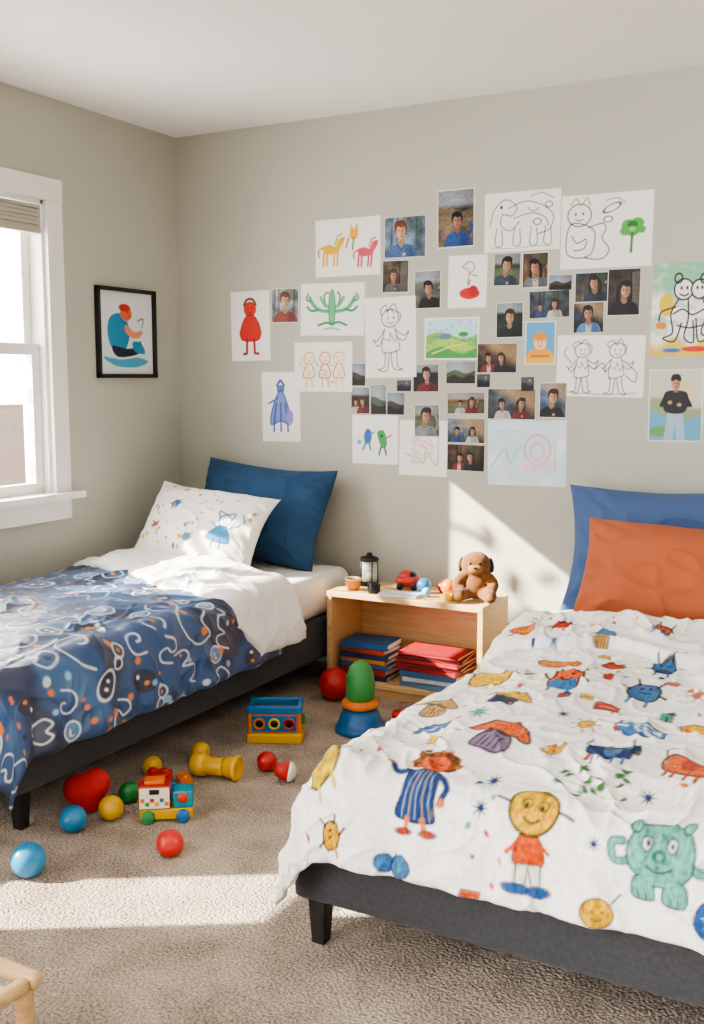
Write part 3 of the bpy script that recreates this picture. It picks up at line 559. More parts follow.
def kid_big(s):
    B='#223c6c'
    s.blob([(-.34,.25),(-.36,-.2),(-.42,-.6),(.38,-.62),(.36,-.2),(.34,.25),(.12,.4),(-.12,.4)],B,ol='#121c36',ow=.04)
    for x in (-.24,-.12,.0,.12,.24): s.line([(x*.8,.32),(x*1.3,-.58)],.02,'#b9a06a' if x in (-.12,.12) else '#8fa6c4')
    s.curve([(-.28,.28),(-.6,.2),(-.8,.42)],.13,B); s.curve([(.28,.25),(.55,.0),(.5,-.2)],.13,B); s.ell(-.86,.48,.08,.08,'#c9734a'); s.ell(.5,-.28,.08,.08,'#c9734a')
    s.line([(-.18,-.6),(-.2,-.82)],.12,'#c9734a'); s.line([(.15,-.6),(.18,-.82)],.12,'#c9734a'); s.ell(-.26,-.87,.17,.07,RD,0,OL,.02); s.ell(.26,-.87,.17,.07,RD,0,OL,.02)
    q=random.Random(3)
    for i in range(30):
        a=math.pi*(-.2+1.4*i/29); r=q.uniform(.32,.48); s.ell(.05+r*math.cos(a),.72+r*.85*math.sin(a),.1,.1,q.choice(['#7c4522','#94551f','#5f3316']))
    s.ell(.05,.68,.31,.3,'#cb5a2e',0,'#6c2e18',.035); face(s,.05,.66,.3,'#2a120c'); s.ell(.05,.62,.05,.06,'#a8401e')
def sun_kid(s):
    s.blob([(-.17,.05),(-.24,-.45),(.26,-.45),(.18,.05)],'#c24c20',ol='#6c2410',ow=.035); s.line([(-.16,-.02),(-.38,-.28)],.08,'#c24c20'); s.line([(.16,.0),(.36,-.2)],.08,'#c24c20')
    s.poly([(-.2,-.45),(-.22,-.82),(-.05,-.82),(0,-.5),(.07,-.82),(.24,-.82),(.22,-.45)],'#e8e0d4',ol=K,ow=.03)
    s.ell(-.2,-.9,.22,.09,'#27538c',0,NV,.03); s.ell(.22,-.92,.22,.09,'#27538c',0,NV,.03); s.line([(-.45,.5),(-.72,.55)],.05,K); s.line([(.45,.5),(.75,.4)],.05,K)
    s.ell(0,.47,.45,.41,'#cfa22a',0,'#3c3010',.05); face(s,0,.45,.42); s.ell(-.14,.54,.09,.09,None,0,K,.025); s.ell(.16,.54,.09,.09,None,0,K,.025); s.ell(-.28,.34,.07,.05,'#e0853a'); s.ell(.28,.34,.07,.05,'#e0853a'); s.curve([(-.2,.8),(0,.84),(.2,.8)],.04,'#4f4016')
def monster(s):
    c,o='#63a093','#1f4a42'
    s.curve([(-.55,.0),(-.88,-.05),(-.95,.25),(-.75,.3)],.17,o); s.curve([(.55,.05),(.85,-.05),(1.0,.2)],.17,o); s.curve([(-.55,.0),(-.88,-.05),(-.95,.25),(-.75,.3)],.11,c); s.curve([(.55,.05),(.85,-.05),(1.0,.2)],.11,c)
    s.ell(0,.15,.66,.56,c,0,o,.04)
    s.ell(-.5,.6,.12,.13,c,0,o,.045); s.ell(.5,.62,.12,.13,c,0,o,.045)
    for x in (-.32,.3): s.blob([(x-.17,-.3),(x+.17,-.3),(x+.2,-.7),(x-.22,-.7)],c,ol=o,ow=.04); s.line([(x-.1,-.6),(x-.1,-.7)],.035,o); s.line([(x+.05,-.6),(x+.05,-.7)],.035,o)
    s.ell(0,-.2,.4,.2,c)
    s.ell(-.25,.3,.1,.12,'#d6e0d8',0,o,.035); s.ell(.22,.3,.1,.12,'#d6e0d8',0,o,.035); s.ell(-.23,.29,.04,.05,K); s.ell(.22,.29,.04,.05,K)
    s.curve([(-.24,-.03),(0,-.13),(.24,-.03)],.045,o); s.ell(0,.12,.1,.07,None,0,o,.035)
    q=random.Random(1)
    for _ in range(30): s.ell(q.uniform(-.45,.45),q.uniform(-.25,.5),.03,.035,o,q.random()*3,al=.55)
def leaves(s):
    q=random.Random(2)
    for i in range(20):
        x,y=q.uniform(-1.0,1.0),q.uniform(-.7,.7); s.ell(x,y,.16,.075,'#3f6a3a',q.uniform(-1,1))
def paint_white(cv):
    yf=-2.25
    T=[(2.222,-1.80,.055,'mush',TN,TN),(2.252,-1.49,.07,'beast',YE,None),(2.385,-1.29,.06,'stripe',OR,YE),(2.463,-1.48,.07,'crit',OR,BL),(2.542,-1.267,.045,'block',RD,OR),(2.669,-1.20,.05,'crit',BL,NV),(2.67,-1.45,.065,'crit',BL,None),
    (2.382,-1.70,.065,'mush',YE,NV),(2.625,-1.649,.045,'block',RD,PK),(2.281,-1.966,.05,'block',BL,'#c9d8e4'),(2.464,-1.992,.08,'mush',OR,'#7f6a86'),(2.740,-1.80,.065,'stripe',BL,'#dce6ec'),(2.86,-1.699,.055,'stripe',YE,OR),(2.723,-1.97,.06,'beast',NV,BL),(2.891,-1.975,.065,'beast',OR,RD),
    (2.199,-1.04,.045,'block',OR,YE),(2.30,-.97,.045,'crit',RD,OR),(2.603,-.93,.045,'crit',OR,BL),(2.12,-1.30,.035,'star',TN),(2.08,-1.75,.05,'crit',GR,None),(2.78,-.95,.05,'bird',TE,NV),(2.95,-1.25,.07,'crit',OR,TE),(3.05,-1.6,.08,'mush',TE,YE),(3.10,-2.0,.07,'house',RD,YE),(3.0,-.95,.05,'crit',YE,RD),(3.2,-1.3,.06,'bird',OR,NV),(2.87,-1.47,.05,'bird',RD,NV),
    (2.527,-2.19,.02,'star',NV),(2.60,-1.36,.014,'star',BL),(2.36,-1.56,.014,'star',RD),(2.55,-1.78,.02,'star',NV),(2.40,-2.13,.016,'star',OR),(2.84,-2.13,.018,'star',NV),(2.32,-1.12,.018,'star',BL),(2.45,-1.05,.04,'mush',BL,TN),(2.56,-1.6,.025,'block',YE,NV),(2.77,-1.62,.028,'house',TE,NV),(2.34,-1.42,.022,'block',GR,YE),(2.60,-2.02,.03,'bird',YE,OR),(2.36,-1.86,.03,'star',TE),(2.62,-1.82,.035,'sun',YE,OR),(2.49,-1.18,.025,'block',YE,RD),(2.72,-1.33,.025,'block',OR,RD),(2.50,-1.60,.03,'house',RD,NV),(2.80,-1.40,.03,'sun',OR,RD),(2.33,-2.06,.028,'sun',YE,OR),(2.15,-1.62,.03,'house',BL,OR),(2.56,-1.40,.025,'sun',RD,OR),(2.80,-1.12,.03,'house',YE,BL),(2.40,-.95,.03,'sun',YE,OR)]
    fn={'mush':mush,'stripe':stripes,'block':block,'bird':bird,'crit':critter,'beast':beast,'star':star,'house':house,'sun':sun}
    for t in T:
        s=cv.at(t[0],t[1],t[2]*1.05,rnd.uniform(-.2,.2),1.6,rnd.choice((-1,1)),ky=1.75); fn[t[3]](s,*t[4:])
    kid_big(cv.at(2.385,yf+.0,.108,.05)); sun_kid(cv.at(2.64,yf-.055,.112)); monster(cv.at(2.90,yf-.05,.10,.05))
    leaves(cv.at(2.72,yf+.12,.07,.2,ky=1.3)); critter(cv.at(2.15,yf-.0,.055,.6,ky=1.3),'#cba82a'); critter(cv.at(2.19,yf-.14,.055,.3),'#d09a24')
    s=cv.at(2.34,yf-.17,.055); s.ell(-.4,0,.4,.35,BL,0,NV,.08); s.ell(.4,-.05,.5,.42,'#3a6a90',0,NV,.08); s.line([(.1,.4),(-.2,-.3)],.08,NV)
    s=cv.at(2.785,yf-.17,.038); s.ell(0,0,.8,.75,'#cfa024',0,'#4f3c10',.1); face(s,0,0,.7); s.line([(.7,.6),(1.1,1.1)],.1,K)
    block(cv.at(2.52,yf-.19,.028),OR,RD); s=cv.at(3.01,yf-.13,.045); s.ell(0,0,.8,.8,'#27508c',0,NV,.1); star(cv.at(3.01,yf-.13,.027),'#cfd9e4')
    star(cv.at(2.53,yf-.02,.02),NV); star(cv.at(2.77,yf-.04,.015),NV)
    critter(cv.at(3.15,yf-.08,.08),OR,TE)
    q=random.Random(8)
    for i in range(130):
        x,y=q.uniform(1.85,3.5),q.uniform(-2.5,-.8); s=cv.at(x,y,.006+.007*q.random(),ky=1.5); s.ell(0,0,.8,.5,q.choice([NV,OR,TE,RD,'#5a5a56']),q.random()*3)
    n=perlin(cv.U*90,cv.V*90,4)[:,None]; n2=perlin(cv.U*220,cv.V*60,6)[:,None]; sat=(cv.C.max(1)-cv.C.min(1))[:,None]; cv.C*=1+np.clip(sat*1.5,0,.4)*(n+n2)
def hump_r(u,v):
    e=v+.03*np.sin(u*7)+.02*np.sin(u*17)
    return .034*sstep(-1.14,-1.115,e)+.022*np.exp(-((v+.83)/.05)**2)+.012*np.exp(-((e+1.02)/.03)**2)
duvet('patterned_duvet',2.185,3.235,-.74,-2.215,.32,.2,.235,.468,.0032,paint_white,'#f1eee9',3,.022,amp=1.0,fine=1.15,hump=hump_r,fll=.36,label='rumpled white duvet printed with colourful childlike characters')
# ---- blue duvet
def paint_blue(cv):
    n=perlin(cv.U*4,cv.V*4,31); m=sstep(.05,.3,n)[:,None]; cv.C=cv.C*(1-m)+np.array(lin('#12244a'))*m
    n=perlin(cv.U*5,cv.V*5,37); m=sstep(.2,.4,n)[:,None]*.6; cv.C=cv.C*(1-m)+np.array(lin('#3c6c9c'))*m
    q=random.Random(12); pts=[]
    Wt='#e0e4e6'
    for _ in range(9000):
        x,y=q.uniform(-.1,1.45),q.uniform(-2.6,-.7); r=q.uniform(.04,.085)
        if all(math.hypot(x-a,(y-b)/1.3)>(r+c)*.84 for a,b,c in pts): pts.append((x,y,r))
    for x,y,r in pts:
        s=cv.at(x,y,r,q.uniform(-.6,.6)+q.choice((0,3.14)),1.3,ky=1.3); t=q.randrange(10); w=.085*.06/r
        if t==0: s.curve([(math.cos(a)*.8,math.sin(a)*.8) for a in np.linspace(.5,5.6,9)],w,Wt); s.ell(0,0,.18,.18,'#d8802c')
        elif t==1: s.ell(0,0,.8,.5,'#12244a',0,Wt,w); s.ell(-.2,0,.1,.12,Wt); s.ell(.25,0,.1,.12,Wt)
        elif t==2: s.curve([(-.9,-.3),(-.75,.35),(-.35,.45),(-.15,.0),(.1,.45),(.5,.45),(.65,.0),(.9,.2)],w,Wt)
        elif t==3: s.curve([(math.cos(a)*(.1+.12*a),math.sin(a)*(.1+.12*a)) for a in np.linspace(0,6.5,11)],w,Wt)
        elif t==4: s.ell(0,.0,.7,.6,'#0e1c3c',0,None); s.ell(.1,0,.2,.2,'#d8802c'); s.ell(-.3,.2,.12,.12,'#8fb4d0')
        elif t==5: s.curve([(-.8,.2),(-.4,.7),(0,.35),(.4,.7),(.8,.2),(.5,-.4),(0,-.7),(-.5,-.4)],w,Wt,True)
        elif t==6: s.curve([(-.9,-.5),(-.8,.3),(-.2,.6),(.2,.2),(-.1,-.3),(.3,-.7),(.8,-.4),(.85,.3)],w,Wt)
        elif t==7: s.ell(-.1,.1,.6,.6,'#4f7fa8',.5,Wt,w); s.curve([(-.3,0),(0,-.2),(.2,.1)],w,Wt)
        elif t==8: s.ell(-.1,.0,.65,.5,'#0e1c3c',.4,None); s.ell(.2,.15,.1,.1,Wt); s.ell(-.3,-.1,.1,.1,'#d8802c')
        else: s.ell(-.3,.2,.35,.35,None,0,Wt,w); s.ell(.35,-.1,.4,.38,None,0,Wt,w); s.ell(.35,-.1,.12,.12,'#d8802c')
    for _ in range(240):
        s=cv.at(q.uniform(0,1.4),q.uniform(-2.5,-.8),.012*q.uniform(.5,1.2),ky=1.3); s.ell(0,0,.9,.8,q.choice(['#d9782c','#d9782c','#7fb0d2','#0c1c40','#c9d2d8']))
root=duvet('blue_duvet',.085,1.02,-.80,-2.12,.0,.285,.33,.505,.0034,paint_blue,'#20487a',8,.038,amp=.95,fine=.5,mat=M_blue,label='navy blue duvet with white squiggles, turned back to white lining')
def foldmap(u,v,a,b):
    t=(v-a)/(b-a); lo=-.88-.34*np.clip(u,0,1.05)**1.5+.24*sstep(1.04,1.3,u); hi=-.40-.30*sstep(.25,1.,u)+.04*sstep(1.05,1.3,u)
    return lo+(hi-lo)*t
lin_o=duvet('duvet_lining',.085,1.02,-.42,-1.05,.0,.28,.0,.532,.0045,None,'#f1efec',15,.055,amp=1.15,fine=.55,edgefn=foldmap)
lin_o['label']='white turned back lining of the blue duvet'
if 'category' in lin_o: del lin_o['category']
lin_o.parent=root
# ================================================================ PILLOWS
def pillow(name,W,Hh,T,base,loc,rot,label,paint=None,flange=0.,seed=1,n=130,soft=1.):
    s=np.linspace(-1,1,n); s=np.sign(s)*(1-(1-np.abs(s))**1.35); S,Tt=np.meshgrid(s,s)
    def side(sg):
        prof=((1-np.abs(S)**2.3)*(1-np.abs(Tt)**2.3)).clip(0,1)**.56
        X=W/2*S*(1-.075*(1-Tt**2)*np.abs(S)); Y=Hh/2*Tt*(1-.11*(1-S**2)*np.abs(Tt))
        cor=sstep(.6,1.3,np.hypot(S,Tt))
        dg=np.abs(np.abs(S)-np.abs(Tt))
        crease=cor*np.sin(dg*14+seed+2*perlin(S*2,Tt*2,seed+2))*.008*np.clip(prof*2.2,0,1)
        slack=perlin(S*1.1+seed,Tt*1.0,seed+4)*.034+perlin(S*2.2,Tt*1.8,seed+7)*.010
        edgep=np.sin((S+Tt*1.3)*15+2.5*perlin(S*4,Tt*4,seed+9))*.0035*sstep(.6,.92,np.maximum(np.abs(S),np.abs(Tt)))*np.clip(prof*3,0,1)
        lines=ridge(perlin(S*1.9+1.2*Tt+seed,Tt*1.2-1.1*S,seed+5),9)*.013
        ed=(1-np.maximum(np.abs(S),np.abs(Tt))**6)
        Z=sg*(T/2*prof+.0015*ed+(crease+edgep+(slack+lines)*prof)*(1 if sg>0 else .3)*soft)
        Z=Z+(.010*np.sin(S*4+seed)*(np.abs(Tt)**5)+.010*np.sin(Tt*3+seed)*(np.abs(S)**5))
        return np.stack([X,Y,Z],-1)
    P=np.concatenate([side(1),side(-1)[::-1]],0)
    U=P[...,0]; V=P[...,1]
    cv=Canvas(U,V,base,W/n*1.3)
    if paint: paint(cv)
    me=grid_mesh(name,P,cv.C,M_cloth)
    bm=bmesh.new(); bm.from_mesh(me); bmesh.ops.remove_doubles(bm,verts=bm.verts,dist=.0003); bm.to_mesh(me); bm.free()
    for p in me.polygons: p.use_smooth=True
    return newobj(name,me,label=label,cat='pillow',loc=loc,rot=[math.radians(a) for a in rot])
def paint_pil(cv):
    s=cv.at(.15,-.03,.1); c='#3f8fb8'
    s.blob([(-.2,.1),(-.55,-.55),(.5,-.6),(.2,.1)],c,ol=NV,ow=.05); s.ell(0,.4,.28,.28,'#cfe0e6',0,NV,.06); face(s,0,.4,.26); s.curve([(-.3,.5),(-.4,.8),(0,.72),(.3,.85),(.3,.5)],.06,NV)
    s.line([(-.2,0),(-.6,.25)],.07,c); s.line([(.2,0),(.65,.3)],.07,c); s.line([(-.15,-.55),(-.2,-.95)],.06,NV); s.line([(.15,-.55),(.2,-.95)],.06,NV); s.curve([(.6,.3),(.8,.6),(.6,.9)],.05,NV)
    critter(cv.at(-.12,.05,.035),'#3f6fa0'); bird(cv.at(-.19,-.06,.03),OR,NV); critter(cv.at(.0,-.1,.03),'#5f93bd')
    q=random.Random(4)
    for _ in range(60):
        x,y=q.uniform(-.28,.28),q.uniform(-.17,.17)
        if abs(x-.15)<.09 and abs(y+.02)<.11: continue
        s=cv.at(x,y,q.uniform(.006,.013)); s.ell(0,0,.9,.6,q.choice(['#e0913c','#d9b04a','#4a6fa0','#9aa0a4','#d97a4a']),q.random()*3)
pillow('blue_pillow',.74,.49,.23,'#2e4d6e',(.585,-.185,.72),(68,3,-2),'plain dark blue pillow leaning against the wall',seed=3)
pillow('patterned_pillow',.62,.41,.18,'#f2efe7',(.495,-.495,.685),(52,5,3),'white pillow printed with blue figures and orange dots',paint_pil,seed=7,n=170,soft=.7)
pillow('blue_pillow',.84,.51,.24,'#4b618a',(2.485,-.20,.69),(70,-2,2),'blue pillow leaning against the wall behind an orange pillow',seed=5)
pillow('orange_pillow',.76,.45,.25,'#ac5d3d',(2.58,-.505,.63),(60,1,0),'burnt orange pillow in front of a blue pillow',seed=9)

# ================================================================ OPEN SHELF
x0,x1,yf,yb,zt=1.085,1.80,-.42,-.13,.442
sh=empty('open_shelf',((x0+x1)/2,(yf+yb)/2,0),'low light wood open shelf unit between the two beds','shelf')
w,d=x1-x0,yb-yf; t=.024
def part(name,c,s,mat=M_wood,bev=.003,par=sh): return bevel(newobj(name,Q(b_box,c,s,mats=[mat],smooth=False),par),bev)
part('top_panel',(0,0,zt-t/2),(w,d,t)); part('side_panel',(-w/2+t/2,0,(zt-t)/2),(t,d-.004,zt-t)); part('side_panel',(w/2-t/2,0,(zt-t)/2),(t,d-.004,zt-t))
part('bottom_panel',(0,0,.055),(w-2*t,d-.006,t)); part('back_panel',(0,d/2-.006,zt/2),(w-2*t,.008,zt-.06)); part('plinth',(0,-d/2+.03,.021),(w-2*t,.02,.042))
# books
def book(c,w,d,h,col,rz,lab,grp,page='#e6dfce'):
    r=empty('book',c,lab,'book',grp,(0,0,math.radians(rz)))
    bm=bmesh.new(); b_box(bm,(0,0,h-.0015),(w,d,.003)); b_box(bm,(0,0,.0015),(w,d,.003)); b_box(bm,(0,-d/2+.0015,h/2),(w,.003,h))
    bevel(newobj('book_cover',mesh_from_bm('book_cover',bm,[plastic(col,.55)],False),r),.001)
    newobj('book_pages',Q(b_box,(0,.002,h/2),(w-.008,d-.008,h-.006),mats=[noise_mat('page_edges',page,None,200,.9,stretch=(1,1,40))],smooth=False),r)
z=.0672
for w_,d_,h_,c_,rz,n_ in [(.225,.17,.022,'#2b3442',1,'dark'),(.22,.165,.026,'#a8382e',-2,'red'),(.23,.17,.02,'#3b5f94',2,'blue'),(.215,.16,.018,'#d98a3a',-1,'orange'),(.225,.165,.022,'#243a63',3,'navy'),(.20,.15,.02,'#c9503a',-3,'red'),(.215,.16,.026,'#2f5f96',4,'blue')]:
    book((1.245,-.305,z),w_,d_,h_,c_,rz,'%s hardcover book lying in a stack on the shelf'%n_,'books stacked inside the shelf'); z+=h_+.0006
z=.0672
for w_,d_,h_,c_,rz,n_ in [(.25,.18,.024,'#5f7f9c',-4,'grey blue'),(.24,.17,.02,'#c8d2d8',3,'pale blue'),(.255,.18,.026,'#3f6a92',0,'blue'),(.28,.19,.016,'#a32a2c',-5,'red'),(.285,.19,.016,'#7d1c24',3,'dark red'),(.28,.19,.016,'#b03530',-2,'red'),(.28,.18,.014,'#6d1920',6,'dark red'),(.27,.18,.014,'#982428',0,'red')]:
    book((1.555,-.315,z),w_,d_,h_,c_,rz,'%s book lying in the wider stack'%n_,'books stacked inside the shelf'); z+=h_+.0006
# things on top
zt+=.0005
lan=empty('lantern',(1.185,-.215,zt),'small black lantern with glass cylinder on the shelf','lantern')
newobj('lantern_base',Q(b_lathe,[(0,0),(.042,0),(.044,.008),(.038,.016),(0,.016)],mats=[M_black]),lan)
gm,gnt,gb=base_mat('clear_glass',.05); gb.inputs['Base Color'].default_value=(*lin('#cfd4d2'),1); gb.inputs['Alpha'].default_value=.3
newobj('glass_cylinder',Q(b_lathe,[(.034,.016),(.035,.06),(.034,.108),(.031,.108),(.032,.06),(.031,.016)],mats=[gm]),lan)
newobj('lantern_lid',Q(b_lathe,[(0,.108),(.041,.108),(.043,.114),(.036,.124),(.012,.130),(.012,.136),(.014,.14),(0,.144)],mats=[M_black]),lan)
bm=bmesh.new()
for a in range(4): 
    an=math.pi/4+a*math.pi/2; b_lathe(bm,[(0,.012),(.0028,.012),(.0028,.11),(0,.11)],(.038*math.cos(an),.038*math.sin(an),0),8)
newobj('lantern_frame',mesh_from_bm('lantern_frame',bm,[M_black]),lan)
newobj('candle',Q(b_lathe,[(0,.0165),(.018,.0165),(.018,.05),(.015,.053),(0,.051)],mats=[plastic('#e8ddc4',.5)]),lan)
tc_=empty('toy_cup',(1.175,-.345,zt),'small orange and cream toy cup on the shelf','toy cup')
newobj('cup_body',Q(b_lathe,[(0,0),(.024,0),(.03,.012),(.033,.034),(.035,.045),(.031,.045),(.026,.01),(0,.008)],mats=[plastic('#d9863f')]),tc_)
newobj('cup_rim',Q(b_lathe,[(.033,.04),(.037,.043),(.037,.05),(.032,.05),(.031,.043)],mats=[plastic('#ead9b8')]),tc_)
bc=empty('toy_pot',(1.285,-.365,zt),'tiny black toy pot with lid on the shelf','toy pot')
newobj('pot_body',Q(b_lathe,[(0,0),(.024,0),(.027,.01),(.027,.034),(.023,.034),(.023,.01),(0,.01)],mats=[M_black]),bc); newobj('pot_lid',Q(b_lathe,[(.028,.034),(.028,.038),(.006,.043),(.005,.048),(0,.05)],mats=[plastic('#2c2c30')]),bc)
bm=bmesh.new(); rd_=empty('toy_car',(1.375,-.22,zt),'rounded red toy car with dark windows on the shelf','toy car',rot=(0,0,.3))
b_sph(bm,(0,0,.036),.048,(1.15,.8,.62)); b_sph(bm,(-.005,0,.052),.036,(1.0,.85,.85)); newobj('car_body',mesh_from_bm('car_body',bm,[plastic('#c4302b')]),rd_)
bm=bmesh.new(); b_sph(bm,(.012,0,.058),.026,(1.0,1.0,.7)); newobj('car_window',mesh_from_bm('car_window',bm,[plastic('#23262c',.1)]),rd_)
for a in (-1,1):
    for c in (-1,1): newobj('wheel',Q(b_lathe,[(0,-.006),(.012,-.006),(.015,-.003),(.015,.003),(.012,.006),(0,.006)],(a*.03,c*.036,.015),mats=[M_black],rot=Euler((math.pi/2,0,0))),rd_)
def ball(loc,r,col,lab,grp='toy balls on the carpet'):
    prof=[]
    for i in range(33):
        a=-math.pi/2+math.pi*i/32; rr=r*(1-(.018 if i==16 else 0)); prof.append((max(0,rr*math.cos(a)) if 0<i<32 else 0,rr*math.sin(a)))
    o=newobj('toy_ball',Q(b_lathe,prof,mats=[plastic(col,.3)],seg=40),label=lab,cat='toy ball',group=grp,loc=(loc[0],loc[1],loc[2]+r)); o.rotation_euler=(rnd.uniform(0,3),rnd.uniform(0,3),0); return o
G2='small toys on top of the shelf'
ball((1.475,-.27,zt),.032,'#2f86bd','blue toy ball on the shelf',G2); ball((1.515,-.335,zt),.02,'#7db4d6','pale blue toy ball on the shelf',G2); ball((1.578,-.25,zt),.033,'#dd7a2b','orange toy ball on the shelf',G2); ball((1.535,-.215,zt),.022,'#c8392f','small red toy ball on the shelf',G2)
newobj('toy_ring',Q(b_lathe,[(.014,0),(.03,0),(.035,.01),(.03,.022),(.014,.022),(.010,.01),(.014,0)],mats=[plastic('#e0b32c')]),label='yellow toy ring lying on the shelf',cat='toy ring',loc=(1.62,-.34,zt))
book((1.41,-.365,zt),.17,.08,.012,'#dfe3e6',4,'thin pale book lying on top of the shelf','books on top of the shelf')
# plush toy
pl_=empty('plush_toy',(1.712,-.28,zt+.001),'golden brown plush toy with drooping ears sitting on the shelf','plush toy',rot=(0,0,math.radians(18)))
bm=bmesh.new()
b_sph(bm,(0,0,.058),.058,(1,.85,1.0)); b_sph(bm,(0,-.006,.145),.056,(1.1,.92,.95)); b_sph(bm,(0,-.002,.1),.038)
for a in (-1,1):
    for k in range(6):
        t_=k/5; b_sph(bm,(a*(.044+.03*math.sin(t_*2.6)),-.012-.034*t_,.1-.06*t_),.023-.002*t_+(.004 if k==5 else 0),u=16,v=10)
        b_sph(bm,(a*(.03+.032*t_),-.02-.06*t_,.029),.027-.003*t_+(.005 if k==5 else 0),u=16,v=10)
pb=newobj('plush_body',mesh_from_bm('plush_body',bm,[noise_mat('brown_plush','#8a5a2a','#6c431d',70,.95,.6,300,sheen=.2)]),pl_)
rm=pb.modifiers.new('r','REMESH'); rm.mode='VOXEL'; rm.voxel_size=.0035; rm.use_smooth_shade=True; sm=pb.modifiers.new('s','SMOOTH'); sm.iterations=6
M_tan=noise_mat('tan_plush','#a8784a','#93653a',70,.95,.5,300)
for a in (-1,1):
    newobj('ear',Q(b_sph,(a*.061,.0,.142),.024,(.5,.7,1.3),mats=[noise_mat('dark_plush','#573618','#442811',70,.95,.5,300)],rot=Euler((0,-a*.15,0))),pl_)
    newobj('eye',Q(b_sph,(a*.019,-.052,.155),.005,mats=[plastic('#0c0a09',.1)],u=12,v=8),pl_)
    newobj('foot_pad',Q(b_sph,(a*.062,-.107,.031),.016,(1,.3,1),mats=[M_tan],u=16,v=10),pl_)
newobj('muzzle',Q(b_sph,(0,-.05,.132),.026,(1.15,.65,.8),mats=[M_tan]),pl_)
newobj('nose',Q(b_sph,(0,-.067,.139),.006,(1.3,.7,.8),mats=[plastic('#1a1210',.3)],u=12,v=8),pl_)
# ================================================================ FLOOR TOYS
ball((1.175,-.51,0),.068,'#c22f2c','large red ball on the carpet beside the shelf')
for p,r,c,l in [((1.373,-1.328),.035,'#c42c28','small red ball'),((1.05,-1.545),.033,'#e0b126','yellow ball'),((1.138,-1.765),.034,'#2f8f45','green ball'),((1.178,-1.895),.038,'#dfb02a','golden yellow ball'),((1.138,-2.015),.04,'#2a7fae','blue ball'),((1.232,-2.285),.047,'#2a86b8','larger sky blue ball'),((1.492,-2.005),.039,'#cc2f2a','bright red ball'),((1.115,-1.36),.034,'#e3b32a','yellow ball near the dumbbell')]:
    ball((*p,0),r,c,l+' lying on the carpet')
st=empty('stacking_toy',(1.46,-.81,0),'stacking toy with blue dome, orange ring and green cone','stacking toy')
newobj('blue_base',Q(b_lathe,[(0,0),(.088,0),(.097,.006),(.098,.022),(.09,.03),(.084,.034),(.08,.055),(.07,.08),(.055,.092),(0,.094)],mats=[plastic('#1f5f98')]),st)
newobj('orange_ring',Q(b_lathe,[(0,.094),(.056,.094),(.068,.1),(.072,.111),(.068,.122),(.056,.128),(0,.128)],mats=[plastic('#e07a28')]),st)
newobj('green_cone',Q(b_lathe,[(0,.128),(.05,.128),(.055,.138),(.056,.19),(.051,.225),(.04,.254),(.024,.27),(.01,.277),(0,.278)],mats=[plastic('#3b8b45',.45)]),st)
rb=empty('toy_drum',(1.575,-.675,0),'red and white toy drum beside the stacking toy','toy drum')
newobj('drum_body',Q(b_lathe,[(0,0),(.04,0),(.044,.006),(.044,.05),(.04,.056),(0,.056)],mats=[plastic('#c4302b')]),rb); newobj('drum_band',Q(b_lathe,[(.0445,.02),(.046,.022),(.046,.034),(.0445,.036)],mats=[plastic('#ece6da')]),rb)
# toy box
tb=empty('toy_box',(1.222,-1.035,0),'blue and yellow toy box with holes and orange rim','toy box',rot=(0,0,math.radians(27)))
BLU,YEL,ORG=plastic('#1f6fa8'),plastic('#e0ad25'),plastic('#dd7526')
L,D=.195,.12
bevel(newobj('tray_base',Q(b_box,(0,0,.02),(L+.012,D+.012,.04),mats=[YEL],smooth=False),tb),.008,3)
bm=bmesh.new()
for sx in (-1,1): b_box(bm,(sx*(L/2-.006),0,.085),(.012,D,.09))
for sy in (-1,1): b_box(bm,(0,sy*(D/2-.006),.085),(L-.024,.012,.09))
bevel(newobj('box_body',mesh_from_bm('box_body',bm,[ORG],False),tb),.004)
bm=bmesh.new()
for sx in (-1,1): b_box(bm,(sx*(L/2-.005),0,.128),(.02,D+.012,.03))
for sy in (-1,1): b_box(bm,(0,sy*(D/2-.005),.128),(L-.02,.02,.03))
bevel(newobj('box_rim',mesh_from_bm('box_rim',bm,[BLU],False),tb),.006,3)
newobj('inner_tray',Q(b_box,(0,0,.07),(L-.026,D-.026,.06),mats=[ORG],smooth=False),tb)
bevel(newobj('front_plate',Q(b_box,(0,-D/2-.001,.077),(L-.03,.004,.06),mats=[BLU],smooth=False),tb),.001)
for k,(xx,c) in enumerate(((-.055,'#dd7526'),(0,'#e8c23a'),(.055,'#c4302b'))):
    newobj('round_window',Q(b_lathe,[(.017,0),(.022,.002),(.022,.005),(.015,.006),(.014,0)],(xx,-D/2-.003,.078),mats=[plastic(c)],rot=Euler((math.pi/2,0,0))),tb)
    newobj('hole_shade_disc',Q(b_lathe,[(0,.002),(.014,.002),(.014,0)],(xx,-D/2-.003,.078),mats=[M_black],rot=Euler((math.pi/2,0,0))),tb)  # flat black disc standing in for the shade inside each hole
newobj('side_knob',Q(b_lathe,[(0,0),(.02,0),(.022,.006),(.014,.014),(0,.016)],(L/2+.0,0,.078),mats=[plastic('#3a9a4d')],rot=Euler((0,math.pi/2,0))),tb)
